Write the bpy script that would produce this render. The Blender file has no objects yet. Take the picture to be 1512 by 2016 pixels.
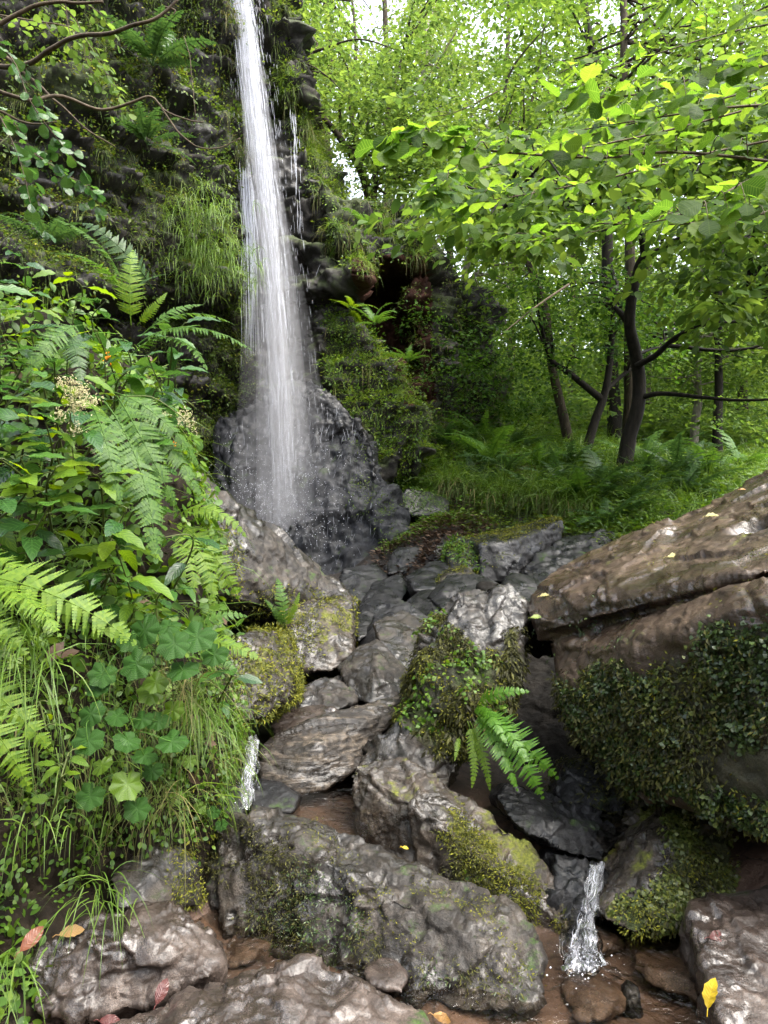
import bpy, bmesh, math, random
import numpy as np
from mathutils import Vector, Matrix

# ------------------------------------------------------------------ camera, sky, sun, exposure
SC = bpy.context.scene
COL = SC.collection
FPX, H = 1350.0, 1.35            # focal length in photograph pixels, eye height above the near pool
cam_d = bpy.data.cameras.new("camera")
cam = bpy.data.objects.new("camera", cam_d)
COL.objects.link(cam)
cam.location = (0, 0, H)
cam.rotation_euler = (math.radians(90), 0, 0)
cam_d.sensor_fit = 'VERTICAL'
cam_d.sensor_height = 24.0
cam_d.lens = FPX / 2016.0 * 24.0
cam_d.clip_start = 0.05
cam_d.clip_end = 2000
SC.camera = cam

SUN_EL, SUN_AZ = math.radians(60), math.radians(125)      # azimuth from +Y towards +X
W = bpy.data.worlds.new("World")
SC.world = W
W.use_nodes = True
wn = W.node_tree
bg = wn.nodes["Background"]
sky = wn.nodes.new("ShaderNodeTexSky")
sky.sky_type = 'NISHITA'
sky.sun_disc = False
sky.sun_elevation = SUN_EL
sky.sun_rotation = SUN_AZ
sky.air_density = 1.0
sky.dust_density = 4.0
sky.ozone_density = 1.0
hs = wn.nodes.new("ShaderNodeHueSaturation")
hs.inputs["Saturation"].default_value = 0.38          # overcast: the cloud layer is nearly white
wn.links.new(sky.outputs[0], hs.inputs["Color"])
wn.links.new(hs.outputs[0], bg.inputs["Color"])
bg.inputs["Strength"].default_value = 0.15

sd = bpy.data.lights.new("sun", 'SUN')
sd.energy = 1.15
sd.angle = math.radians(50)
sd.color = (1.0, 0.93, 0.80)
sun = bpy.data.objects.new("sun", sd)
COL.objects.link(sun)
sdir = Vector((math.sin(SUN_AZ) * math.cos(SUN_EL), math.cos(SUN_AZ) * math.cos(SUN_EL), math.sin(SUN_EL)))
sun.rotation_euler = (-sdir).to_track_quat('-Z', 'Y').to_euler()

SC.view_settings.view_transform = 'Standard'
SC.view_settings.look = 'None'
SC.view_settings.exposure = 2.68
SC.view_settings.gamma = 1.0
SC.render.engine = 'CYCLES'
cy = SC.cycles
cy.max_bounces = 7
cy.diffuse_bounces = 4
cy.glossy_bounces = 3
cy.transmission_bounces = 5
cy.transparent_max_bounces = 12
cy.caustics_reflective = False
cy.caustics_refractive = False
cy.use_denoising = True
cy.use_adaptive_sampling = True
cy.adaptive_threshold = 0.015
cy.sample_clamp_indirect = 6.0

# ------------------------------------------------------------------ numbers and helpers
rng = np.random.default_rng(7)
def A(*a): return np.array(a, dtype=float)
def P(u, v, d): return A((u - 756) / FPX * d, d, H + (1008 - v) / FPX * d)
def PP(pts): return np.array([P(*p) for p in pts])
def proj(p):
    p = np.atleast_2d(p)
    d = np.maximum(p[:, 1], 1e-3)
    return 756 + p[:, 0] / d * FPX, 1008 - (p[:, 2] - H) / d * FPX
def inpoly(u, v, poly):
    r = np.zeros(len(u), bool)
    n = len(poly)
    for i in range(n):
        x1, y1 = poly[i]; x2, y2 = poly[(i + 1) % n]
        c = ((y1 > v) != (y2 > v)) & (u < (x2 - x1) * (v - y1) / (y2 - y1 + 1e-9) + x1)
        r ^= c
    return r
def nrm(a):
    a = np.asarray(a, float)
    return a / np.maximum(np.linalg.norm(a, axis=-1, keepdims=True), 1e-9)

def _hash(ix, iy, iz, s):
    with np.errstate(over='ignore'):
        h = (ix.astype(np.uint32) * np.uint32(374761393) + iy.astype(np.uint32) * np.uint32(668265263)
             + iz.astype(np.uint32) * np.uint32(2246822519) + np.uint32((s * 3266489917) & 0xffffffff))
        h = (h ^ (h >> np.uint32(13))) * np.uint32(1274126177)
        h = h ^ (h >> np.uint32(16))
        h = h * np.uint32(2654435761)
        h = h ^ (h >> np.uint32(15))
    return h.astype(np.float64) / 4294967296.0
def vn(p, s=0):
    p = np.asarray(p, float)
    i = np.floor(p).astype(np.int64); f = p - i
    f = f * f * f * (f * (f * 6 - 15) + 10)
    r = 0
    for dx in (0, 1):
        wx = f[:, 0] if dx else 1 - f[:, 0]
        for dy in (0, 1):
            wy = f[:, 1] if dy else 1 - f[:, 1]
            for dz in (0, 1):
                wz = f[:, 2] if dz else 1 - f[:, 2]
                r = r + wx * wy * wz * _hash(i[:, 0] + dx, i[:, 1] + dy, i[:, 2] + dz, s)
    return r * 2 - 1
def fbm(p, o=4, s=0, g=0.5):
    r = 0; a = 1.0; q = np.asarray(p, float)
    for k in range(o):
        r = r + a * vn(q, s + k * 17); q = q * 2.03 + 11.3; a *= g
    return r
def ridged(p, o=3, s=0):
    r = 0; a = 1.0; q = np.asarray(p, float)
    for k in range(o):
        r = r + a * (1 - 2 * np.abs(vn(q, s + k * 13))); q = q * 2.1 + 5.1; a *= 0.5
    return r
def facets(p, s=0):
    """tilted plane per Worley cell: a chipped, faceted offset of about +-0.5"""
    p = p + 0.25 * np.stack([vn(p * 2, s + 1), vn(p * 2, s + 2), vn(p * 2, s + 3)], 1)
    i = np.floor(p).astype(np.int64)
    best = np.full(len(p), 9.0); out = np.zeros(len(p))
    for dx in (-1, 0, 1):
        for dy in (-1, 0, 1):
            for dz in (-1, 0, 1):
                cx, cy_, cz = i[:, 0] + dx, i[:, 1] + dy, i[:, 2] + dz
                c = np.stack([cx + _hash(cx, cy_, cz, s + 5), cy_ + _hash(cx, cy_, cz, s + 6), cz + _hash(cx, cy_, cz, s + 7)], 1)
                dv = p - c
                dd = (dv * dv).sum(1)
                t = np.stack([_hash(cx, cy_, cz, s + 8), _hash(cx, cy_, cz, s + 9), _hash(cx, cy_, cz, s + 10)], 1) * 2 - 1
                val = (dv * t).sum(1) + (_hash(cx, cy_, cz, s + 11) - 0.5) * 0.6
                m = dd < best
                best[m] = dd[m]; out[m] = val[m]
    return out

class MB:
    def __init__(self): self.V = []; self.Q = []; self.T = []; self.UV = []; self.n = 0
    def add(self, V, Q=None, T=None, uv=None):
        V = np.asarray(V, float)
        if len(V) == 0: return self
        self.V.append(V)
        if Q is not None and len(Q): self.Q.append(np.asarray(Q, np.int64) + self.n)
        if T is not None and len(T): self.T.append(np.asarray(T, np.int64) + self.n)
        self.UV.append(np.zeros((len(V), 2)) if uv is None else np.asarray(uv, float))
        self.n += len(V)
        return self
    def arrays(self):
        V = np.concatenate(self.V) if self.V else np.zeros((0, 3))
        Q = np.concatenate(self.Q) if self.Q else np.zeros((0, 4), np.int64)
        T = np.concatenate(self.T) if self.T else np.zeros((0, 3), np.int64)
        return V, Q, T
    def mesh(self, name, mat, off=None, smooth=True):
        V, Q, T = self.arrays()
        if off is not None: V = V - np.asarray(off)
        me = bpy.data.meshes.new(name)
        me.vertices.add(len(V)); me.vertices.foreach_set("co", V.astype(np.float32).ravel())
        nl = len(Q) * 4 + len(T) * 3
        me.loops.add(nl)
        me.loops.foreach_set("vertex_index", np.concatenate([Q.ravel(), T.ravel()]).astype(np.int32))
        me.polygons.add(len(Q) + len(T))
        st = np.concatenate([np.arange(len(Q)) * 4, len(Q) * 4 + np.arange(len(T)) * 3]).astype(np.int32)
        me.polygons.foreach_set("loop_start", st)
        me.update(calc_edges=True)
        if smooth: me.polygons.foreach_set("use_smooth", np.ones(len(Q) + len(T), bool))
        uv = np.concatenate(self.UV) if self.UV else np.zeros((0, 2))
        at = me.attributes.new("leafuv", 'FLOAT2', 'POINT')
        at.data.foreach_set("vector", uv.astype(np.float32).ravel())
        for m in (mat if isinstance(mat, (list, tuple)) else [mat]): me.materials.append(m)
        return me
    def obj(self, name, mat, parent=None, smooth=True, loc=None):
        off = A(0, 0, 0)
        if parent is not None: off = np.array(WLOC[parent.name])
        elif loc is not None: off = np.array(loc)
        me = self.mesh(name, mat, off, smooth)
        o = bpy.data.objects.new(name, me); COL.objects.link(o)
        if parent is not None: o.parent = parent
        else: o.location = off
        WLOC[o.name] = tuple(off)
        return o
WLOC = {}
def setp(o, label=None, cat=None, group=None, kind=None):
    if label: o["label"] = label
    if cat: o["category"] = cat
    if group: o["group"] = group
    if kind: o["kind"] = kind
    return o
def empty(name, loc, label, cat, group=None):
    o = bpy.data.objects.new(name, None); COL.objects.link(o)
    o.location = loc; o.empty_display_size = 0.1
    WLOC[o.name] = tuple(loc)
    return setp(o, label, cat, group)

def frames(y, zh):
    y = nrm(y); x = nrm(np.cross(y, zh)); z = np.cross(x, y)
    return x, y, z
def scatter(mb, tpl, pos, y, zh, s, sx=None):
    TV, TQ, TT, TUV = tpl
    N = len(pos)
    if N == 0: return
    x, y, z = frames(np.broadcast_to(y, (N, 3)), np.broadcast_to(zh, (N, 3)))
    s = np.broadcast_to(np.asarray(s, float), (N,))
    sx = s if sx is None else np.broadcast_to(np.asarray(sx, float), (N,)) * s
    V = (pos[:, None, :] + TV[None, :, 0:1] * (x * sx[:, None])[:, None, :] + TV[None, :, 1:2] * (y * s[:, None])[:, None, :]
         + TV[None, :, 2:3] * (z * s[:, None])[:, None, :]).reshape(-1, 3)
    k = np.arange(N)[:, None, None] * len(TV)
    Q = (np.asarray(TQ)[None] + k).reshape(-1, 4) if len(TQ) else None
    T = (np.asarray(TT)[None] + k).reshape(-1, 3) if len(TT) else None
    mb.add(V, Q, T, np.tile(TUV, (N, 1)))

def leaf_tpl(width=0.5, rows=5, fold=0.12, curl=0.15, tipp=1.0, serr=0.0, peak=0.45, wav=0.0):
    V = []; UV = []
    for i in range(rows + 1):
        t = i / rows
        w = (t ** (peak / (1 - peak))) * (1 - t) ** tipp if 0 < t < 1 else 0.0
        m = (peak ** (peak / (1 - peak))) * (1 - peak) ** tipp
        w = w / m * width * 0.5
        if serr and i % 2: w *= 1 + serr
        z = -curl * t * t
        V += [(-w, t, z + fold * w + wav * math.sin(i * 2.1) * w), (0, t, z), (w, t, z + fold * w + wav * math.cos(i * 2.6) * w)]
        UV += [(-1, t), (0, t), (1, t)]
    Q = []
    for i in range(rows):
        a = i * 3
        Q += [(a, a + 1, a + 4, a + 3), (a + 1, a + 2, a + 5, a + 4)]
    return np.array(V), np.array(Q), np.zeros((0, 3), int), np.array(UV, float)
def rhomb_tpl(width=0.5, fold=0.1):
    w = width / 2
    V = np.array([(0, 0, 0), (-w, 0.45, fold), (0, 1, 0), (w, 0.45, fold)])
    return V, np.zeros((0, 4), int), np.array([(0, 2, 1), (0, 3, 2)]), np.array([(0, 0), (-1, .45), (0, 1), (1, .45)], float)
def lobed_tpl(lobes=7, depth=0.16, n=56, cup=0.12, notch=0.75):
    V = [(0, 0.05, 0)]; UV = [(0, 0)]
    for ring, rr in ((0, 0.5), (1, 1.0)):
        for i in range(n):
            a = 2 * math.pi * i / n
            th = a - math.pi / 2                        # starts at the stalk (-Y)
            nd = min(a, 2 * math.pi - a)
            r = 0.5 * (1 - depth * (0.5 - 0.5 * math.cos(lobes * a)) ** 0.7)
            r *= 1 + 0.035 * math.cos(lobes * 5 * a) * rr
            if nd < 0.35: r *= (1 - notch) + notch * (nd / 0.35) ** 0.8
            r *= rr
            z = cup * r * (1.2 * abs(math.cos(lobes * a / 2)) - 0.9) - 0.10 * rr * rr * (0.5 + 0.5 * math.sin(th * 2 + 1))
            V.append((r * math.cos(th), 0.05 + r * math.sin(th), z)); UV.append((a / (2 * math.pi) * lobes, rr))
    T = [(0, 1 + i, 1 + (i + 1) % n) for i in range(n)]
    Q = [(1 + i, 1 + n + i, 1 + n + (i + 1) % n, 1 + (i + 1) % n) for i in range(n)]
    return np.array(V), np.array(Q), np.array(T), np.array(UV, float)

def tube(mb, pts, rad, sides=7, cap=True):
    pts = np.asarray(pts, float); n = len(pts)
    rad = np.broadcast_to(np.asarray(rad, float), (n,))
    t = nrm(np.gradient(pts, axis=0))
    ref = A(0, 0, 1) if abs(t[0][2]) < 0.9 else A(1, 0, 0)
    x = nrm(np.cross(t[0], ref)); V = []
    for i in range(n):
        x = nrm(x - t[i] * np.dot(x, t[i])); y = np.cross(t[i], x)
        a = np.arange(sides) * 2 * math.pi / sides
        V.append(pts[i] + rad[i] * (np.cos(a)[:, None] * x + np.sin(a)[:, None] * y))
    V = np.concatenate(V); Q = []
    for i in range(n - 1):
        for j in range(sides):
            k = (j + 1) % sides
            Q.append((i * sides + j, i * sides + k, (i + 1) * sides + k, (i + 1) * sides + j))
    T = []
    if cap == 2:
        T = []
        V = np.concatenate([V, pts[:1], pts[-1:]])
        for j in range(sides):
            T += [((n - 1) * sides + j, (n - 1) * sides + (j + 1) % sides, n * sides + 1), (j, n * sides, (j + 1) % sides)]
    elif cap:
        V = np.concatenate([V, pts[-1:]])
        T = [((n - 1) * sides + j, (n - 1) * sides + (j + 1) % sides, n * sides) for j in range(sides)]
    mb.add(V, Q, T)
def spline(pts, n):
    """Catmull-Rom through pts, n samples"""
    p = np.asarray(pts, float)
    if len(p) == 2: return p[0] + (p[1] - p[0]) * np.linspace(0, 1, n)[:, None]
    q = np.concatenate([[2 * p[0] - p[1]], p, [2 * p[-1] - p[-2]]])
    t = np.linspace(0, len(p) - 1 - 1e-6, n); i = t.astype(int); f = (t - i)[:, None]
    a, b, c, d = q[i], q[i + 1], q[i + 2], q[i + 3]
    return 0.5 * (2 * b + (c - a) * f + (2 * a - 5 * b + 4 * c - d) * f ** 2 + (3 * b - a - 3 * c + d) * f ** 3)

def blades(mb, base, dirs, length, width, droop=0.6, seg=4, grav=None):
    """grass blades: tapered ribbons that start along dirs and bend down"""
    N = len(base)
    if N == 0: return
    length = np.broadcast_to(np.asarray(length, float), (N,)); width = np.broadcast_to(np.asarray(width, float), (N,))
    droop = np.broadcast_to(np.asarray(droop, float), (N,))
    d = nrm(np.broadcast_to(dirs, (N, 3))).copy()
    side = nrm(np.cross(d, A(0, 0, 1)) + 0.3 * rng.normal(size=(N, 3)))
    p = base.copy(); L = []
    for i in range(seg + 1):
        t = i / seg
        w = width * (1 - t ** 1.5) * 0.5
        L += [p - side * w[:, None], p + side * w[:, None]]
        d = nrm(d + A(0, 0, -1) * (droop * 2.0 / seg)[:, None])
        p = p + d * (length / seg)[:, None]
    V = np.stack(L, 1).reshape(-1, 3)
    Q = np.array([(2 * i, 2 * i + 1, 2 * i + 3, 2 * i + 2) for i in range(seg)])
    Q = (Q[None] + np.arange(N)[:, None, None] * (2 * seg + 2)).reshape(-1, 4)
    uv = np.tile(np.array([(s, i / seg) for i in range(seg + 1) for s in (-1, 1)], float), (N, 1))
    mb.add(V, Q, None, uv)

def vnormals(V, Q, T):
    N = np.zeros_like(V)
    for F in (Q, T):
        if len(F):
            n = np.cross(V[F[:, 2]] - V[F[:, 0]], V[F[:, -1]] - V[F[:, 1]]) if F.shape[1] == 4 else np.cross(V[F[:, 1]] - V[F[:, 0]], V[F[:, 2]] - V[F[:, 0]])
            for k in range(F.shape[1]): np.add.at(N, F[:, k], n)
    return nrm(N)
def sample(V, Q, T, n, keep=None, r=None):
    """n random points on the surface, with normals; keep(points, normals) -> bool mask"""
    r = r or rng
    tri = np.concatenate([T, Q[:, [0, 1, 2]], Q[:, [0, 2, 3]]]) if len(Q) else T
    a, b, c = V[tri[:, 0]], V[tri[:, 1]], V[tri[:, 2]]
    cr = np.cross(b - a, c - a); ar = np.linalg.norm(cr, axis=1)
    k = r.choice(len(tri), n, p=ar / ar.sum())
    s = np.sqrt(r.random(n)); t = r.random(n)
    p = a[k] * (1 - s)[:, None] + b[k] * (s * (1 - t))[:, None] + c[k] * (s * t)[:, None]
    m = nrm(cr[k])
    if keep is not None:
        q = keep(p, m); p, m = p[q], m[q]
    return p, m

def hull_union(hulls, voxel, smooth=2):
    """closed mesh round several convex hulls of points, evenly remeshed"""
    bm = bmesh.new()
    for h in hulls:
        b = bmesh.new()
        for p in h: b.verts.new(p)
        r = bmesh.ops.convex_hull(b, input=b.verts)
        junk = [g for g in r["geom_interior"] + r["geom_unused"] if isinstance(g, bmesh.types.BMVert)]
        if junk: bmesh.ops.delete(b, geom=list(set(junk)), context='VERTS')
        m = bpy.data.meshes.new("tmp"); b.to_mesh(m); b.free()
        bm.from_mesh(m); bpy.data.meshes.remove(m)
    me = bpy.data.meshes.new("tmp"); bm.to_mesh(me); bm.free()
    o = bpy.data.objects.new("tmp", me); COL.objects.link(o)
    md = o.modifiers.new("r", 'REMESH'); md.mode = 'VOXEL'; md.voxel_size = voxel; md.adaptivity = 0
    dg = bpy.context.evaluated_depsgraph_get(); dg.update()
    ev = o.evaluated_get(dg).data
    V = np.zeros(len(ev.vertices) * 3); ev.vertices.foreach_get("co", V); V = V.reshape(-1, 3)
    Q = np.array([p.vertices[:] for p in ev.polygons if len(p.vertices) == 4]).reshape(-1, 4)
    T = np.array([p.vertices[:] for p in ev.polygons if len(p.vertices) == 3], int).reshape(-1, 3)
    bpy.data.objects.remove(o); bpy.data.meshes.remove(me)
    E = np.concatenate([Q[:, [0, 1]], Q[:, [1, 2]], Q[:, [2, 3]], Q[:, [3, 0]]])
    for _ in range(smooth):
        s = np.zeros_like(V); c = np.zeros(len(V))
        np.add.at(s, E[:, 0], V[E[:, 1]]); np.add.at(s, E[:, 1], V[E[:, 0]])
        np.add.at(c, E[:, 0], 1); np.add.at(c, E[:, 1], 1)
        V = 0.5 * V + 0.5 * s / np.maximum(c, 1)[:, None]
    return V, Q, T
def Qh(pts, back=0.3, shrink=0.85, down=0.08, extra=()):
    f = PP(pts); c = f.mean(0)
    b = c + (f - c) * shrink + A(0, back, -down)
    r = [f, b]
    if len(extra): r.append(PP(extra))
    return np.concatenate(r)

# ------------------------------------------------------------------ materials
def nodes(name):
    m = bpy.data.materials.new(name); m.use_nodes = True
    t = m.node_tree
    for n in list(t.nodes): t.nodes.remove(n)
    out = t.nodes.new("ShaderNodeOutputMaterial")
    def N(k, **kw):
        n = t.nodes.new("ShaderNode" + k)
        for a, b in kw.items(): setattr(n, a, b)
        return n
    def L(a, b): t.links.new(a, b)
    return m, t, N, L, out
def ramp(N, stops):
    r = N("ValToRGB"); e = r.color_ramp.elements
    while len(e) < len(stops): e.new(0.5)
    for i, (p, c) in enumerate(stops):
        e[i].position = p; e[i].color = (*c, 1) if len(c) == 3 else c
    return r
def noise(N, L, co, scale, detail=5, rough=0.6, dist=0.0):
    n = N("TexNoise"); n.inputs["Scale"].default_value = scale; n.inputs["Detail"].default_value = detail
    n.inputs["Roughness"].default_value = rough; n.inputs["Distortion"].default_value = dist
    L(co, n.inputs["Vector"]); return n

def leaf_mat(name, cols, trans=0.45, tcol=1.6, rough=0.45, spec=0.4, vein=0.0):
    m, t, N, L, out = nodes(name)
    g = N("NewGeometry")
    r = ramp(N, [(i / max(1, len(cols) - 1), c) for i, c in enumerate(cols)])
    L(g.outputs["Random Per Island"], r.inputs[0])
    col = r.outputs[0]
    p = N("BsdfPrincipled")
    p.inputs["Roughness"].default_value = rough
    p.inputs["Specular IOR Level"].default_value = spec
    if vein:
        at = N("Attribute", attribute_name="leafuv")
        sx = N("SeparateXYZ"); L(at.outputs["Vector"], sx.inputs[0])
        ab = N("Math", operation='ABSOLUTE'); L(sx.outputs[0], ab.inputs[0])
        # side veins: a wave in (t - 0.35|x|)
        ma = N("Math", operation='MULTIPLY_ADD'); L(ab.outputs[0], ma.inputs[0]); ma.inputs[1].default_value = -0.22; L(sx.outputs[1], ma.inputs[2])
        ms = N("Math", operation='MULTIPLY'); L(ma.outputs[0], ms.inputs[0]); ms.inputs[1].default_value = 9.0
        fr = N("Math", operation='PINGPONG'); L(ms.outputs[0], fr.inputs[0]); fr.inputs[1].default_value = 0.5
        mid = N("Math", operation='MULTIPLY'); L(ab.outputs[0], mid.inputs[0]); mid.inputs[1].default_value = 3.0
        mn = N("Math", operation='MINIMUM'); L(fr.outputs[0], mn.inputs[0]); L(mid.outputs[0], mn.inputs[1])
        vr = ramp(N, [(0.0, (1, 1, 1)), (0.14, (0, 0, 0))]); L(mn.outputs[0], vr.inputs[0])
        mx = N("MixRGB", blend_type='MIX'); mx.inputs[2].default_value = tuple(min(1, c * 1.8 + 0.02) for c in cols[-1]) + (1,)
        mv = N("Math", operation='MULTIPLY'); L(vr.outputs[0], mv.inputs[0]); mv.inputs[1].default_value = 0.35
        L(mv.outputs[0], mx.inputs[0]); L(col, mx.inputs[1]); col = mx.outputs[0]
        b = N("Bump"); b.inputs["Strength"].default_value = vein; b.inputs["Distance"].default_value = 0.002
        L(mn.outputs[0], b.inputs["Height"]); L(b.outputs[0], p.inputs["Normal"])
    L(col, p.inputs["Base Color"])
    tr = N("BsdfTranslucent")
    hs2 = N("HueSaturation"); hs2.inputs["Hue"].default_value = 0.485; hs2.inputs["Value"].default_value = tcol; hs2.inputs["Saturation"].default_value = 1.06
    L(col, hs2.inputs["Color"]); L(hs2.outputs[0], tr.inputs[0])
    mix = N("MixShader"); mix.inputs[0].default_value = trans
    L(p.outputs[0], mix.inputs[1]); L(tr.outputs[0], mix.inputs[2]); L(mix.outputs[0], out.inputs[0])
    return m

def rock_mat(name, cols, scale=6.0, rough=(0.12, 0.55), bump=0.6, moss=None, mossamt=0.5, strata=None, coat=0.5):
    m, t, N, L, out = nodes(name)
    tc = N("TexCoord"); co = tc.outputs["Object"]
    if strata:
        mp = N("Mapping"); mp.inputs["Rotation"].default_value = strata[0]; mp.inputs["Scale"].default_value = strata[1]
        L(co, mp.inputs[0]); sco = mp.outputs[0]
    else: sco = co
    n1 = noise(N, L, sco, scale, 8, 0.65, 0.6)
    n2 = noise(N, L, co, scale * 4.3, 4, 0.55)
    n3 = noise(N, L, co, scale * 22, 4, 0.65)
    r = ramp(N, [(0.28 + 0.44 * i / (len(cols) - 1), c) for i, c in enumerate(cols)])
    mixn = N("Math", operation='MULTIPLY_ADD'); L(n2.outputs[0], mixn.inputs[0]); mixn.inputs[1].default_value = 0.45
    sub = N("Math", operation='MULTIPLY_ADD'); L(n1.outputs[0], sub.inputs[0]); sub.inputs[1].default_value = 0.85; sub.inputs[2].default_value = -0.15
    L(sub.outputs[0], mixn.inputs[2]); L(mixn.outputs[0], r.inputs[0])
    col = r.outputs[0]
    p = N("BsdfPrincipled")
    nw = noise(N, L, co, scale * 0.8, 3, 0.5, 0.4)                 # wet and drier patches
    rr = N("MapRange"); rr.inputs["From Min"].default_value = 0.42; rr.inputs["From Max"].default_value = 0.56
    rr.inputs["To Min"].default_value = rough[0]; rr.inputs["To Max"].default_value = rough[1]
    L(nw.outputs[0], rr.inputs[0]); ro = rr.outputs[0]
    n4 = noise(N, L, co, scale * 55, 3, 0.7)
    gm = ramp(N, [(0.36, (0.45, 0.45, 0.45)), (0.62, (1.45, 1.42, 1.38))]); L(n4.outputs[0], gm.inputs[0])
    gx = N("MixRGB", blend_type='MULTIPLY'); gx.inputs[0].default_value = 1.0; L(col, gx.inputs[1]); L(gm.outputs[0], gx.inputs[2]); col = gx.outputs[0]
    if moss:
        mn_ = noise(N, L, co, scale * 0.9, 6, 0.7, 0.3)
        g = N("NewGeometry"); sz = N("SeparateXYZ"); L(g.outputs["Normal"], sz.inputs[0])
        ad = N("Math", operation='MULTIPLY_ADD'); L(sz.outputs[2], ad.inputs[0]); ad.inputs[1].default_value = 0.10; L(mn_.outputs[0], ad.inputs[2])
        mr = N("MapRange"); mr.inputs["From Min"].default_value = 0.72 - 0.3 * mossamt; mr.inputs["From Max"].default_value = 0.80 - 0.3 * mossamt
        L(ad.outputs[0], mr.inputs[0])
        mc = ramp(N, [(0.3, moss[0]), (0.7, moss[1])]); L(n3.outputs[0], mc.inputs[0])
        mx = N("MixRGB"); L(mr.outputs[0], mx.inputs[0]); L(col, mx.inputs[1]); L(mc.outputs[0], mx.inputs[2]); col = mx.outputs[0]
        mxr = N("MixRGB"); L(mr.outputs[0], mxr.inputs[0]); L(ro, mxr.inputs[1]); mxr.inputs[2].default_value = (0.85, 0.85, 0.85, 1); ro = mxr.outputs[0]
    L(col, p.inputs["Base Color"]); L(ro, p.inputs["Roughness"])
    p.inputs["Specular IOR Level"].default_value = 0.4
    cw = N("MapRange"); cw.inputs["From Min"].default_value = 0.40; cw.inputs["From Max"].default_value = 0.58; cw.inputs["To Min"].default_value = coat; cw.inputs["To Max"].default_value = coat * 0.15
    L(nw.outputs[0], cw.inputs[0]); L(cw.outputs[0], p.inputs["Coat Weight"]); p.inputs["Coat Roughness"].default_value = 0.2
    nb = noise(N, L, sco, scale * 2.6, 3, 0.5, 0.5)
    bc = N("Bump"); bc.inputs["Strength"].default_value = 0.55; bc.inputs["Distance"].default_value = 0.02; L(nb.outputs[0], bc.inputs["Height"])
    if coat and moss:
        iv = N("Math", operation='SUBTRACT'); iv.inputs[0].default_value = 1.0; L(mr.outputs[0], iv.inputs[1])
        cm = N("Math", operation='MULTIPLY'); L(iv.outputs[0], cm.inputs[0]); L(cw.outputs[0], cm.inputs[1])
        L(cm.outputs[0], p.inputs["Coat Weight"])
    b1 = N("Bump"); b1.inputs["Strength"].default_value = bump; b1.inputs["Distance"].default_value = 0.02
    b2 = N("Bump"); b2.inputs["Strength"].default_value = bump * 0.8; b2.inputs["Distance"].default_value = 0.0045
    L(n1.outputs[0], b1.inputs["Height"])
    sm = N("Math", operation='MULTIPLY_ADD'); L(n2.outputs[0], sm.inputs[0]); sm.inputs[1].default_value = 2.0; ns = N("Math", operation="MULTIPLY_ADD"); L(n4.outputs[0], ns.inputs[0]); ns.inputs[1].default_value = 0.5; L(n3.outputs[0], ns.inputs[2]); L(ns.outputs[0], sm.inputs[2])
    L(sm.outputs[0], b2.inputs["Height"]); L(b1.outputs[0], b2.inputs["Normal"]); L(b2.outputs[0], p.inputs["Normal"]); L(bc.outputs[0], p.inputs["Coat Normal"])
    L(p.outputs[0], out.inputs[0])
    return m

def plain_mat(name, c1, c2, scale=8, rough=0.8, bump=0.4, dist=0.01, stretch=None):
    m, t, N, L, out = nodes(name)
    tc = N("TexCoord"); co = tc.outputs["Object"]
    if stretch:
        mp = N("Mapping"); mp.inputs["Scale"].default_value = stretch; L(co, mp.inputs[0]); co = mp.outputs[0]
    n = noise(N, L, co, scale, 8, 0.7, 0.3)
    r = ramp(N, [(0.35, c1), (0.65, c2)]); L(n.outputs[0], r.inputs[0])
    p = N("BsdfPrincipled"); p.inputs["Roughness"].default_value = rough; p.inputs["Specular IOR Level"].default_value = 0.15
    L(r.outputs[0], p.inputs["Base Color"])
    b = N("Bump"); b.inputs["Strength"].default_value = bump; b.inputs["Distance"].default_value = dist
    L(n.outputs[0], b.inputs["Height"]); L(b.outputs[0], p.inputs["Normal"]); L(p.outputs[0], out.inputs[0])
    return m

MOSS_Y = ((0.035, 0.045, 0.008), (0.16, 0.17, 0.02))
MOSS_G = ((0.012, 0.025, 0.006), (0.05, 0.09, 0.015))
MT = {}
MT["rock_brown"] = rock_mat("wet_brown_rock", [(0.011, 0.008, 0.0065), (0.040, 0.030, 0.025), (0.11, 0.086, 0.073)], 5, (0.14, 0.5), 0.8, MOSS_G, 0.0, coat=0.8)
MT["rock_grey"] = rock_mat("wet_grey_rock", [(0.0045, 0.004, 0.0033), (0.020, 0.0165, 0.0135), (0.076, 0.063, 0.051)], 6, (0.18, 0.6), 1.0, MOSS_G, 0.16, coat=0.6)
MT["rock_moss"] = rock_mat("mossy_rock", [(0.006, 0.005, 0.004), (0.032, 0.025, 0.019), (0.11, 0.085, 0.065)], 6, (0.2, 0.6), 1.0, MOSS_Y, 0.38, coat=0.5)
MT["rock_dark"] = rock_mat("black_wet_rock", [(0.003, 0.0033, 0.0036), (0.008, 0.008, 0.009), (0.032, 0.031, 0.032)], 5, (0.22, 0.6), 0.9, MOSS_G, 0.14, coat=0.22)
MT["rock_apron"] = rock_mat("dripping_black_rock", [(0.0025, 0.003, 0.004), (0.007, 0.008, 0.011), (0.028, 0.030, 0.037)], 5, (0.42, 0.75), 1.0, ((0.006, 0.012, 0.003), (0.03, 0.05, 0.010)), 0.32, ((0, 0, 0), (2.4, 2.4, 0.9)), coat=0.0)
MT["rock_log"] = rock_mat("striped_wet_rock", [(0.005, 0.004, 0.004), (0.035, 0.029, 0.024), (0.18, 0.145, 0.11)], 7, (0.16, 0.5), 1.0, None, 0, ((0, math.radians(17), math.radians(-12)), (0.35, 2.2, 4.5)), coat=0.7)
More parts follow.
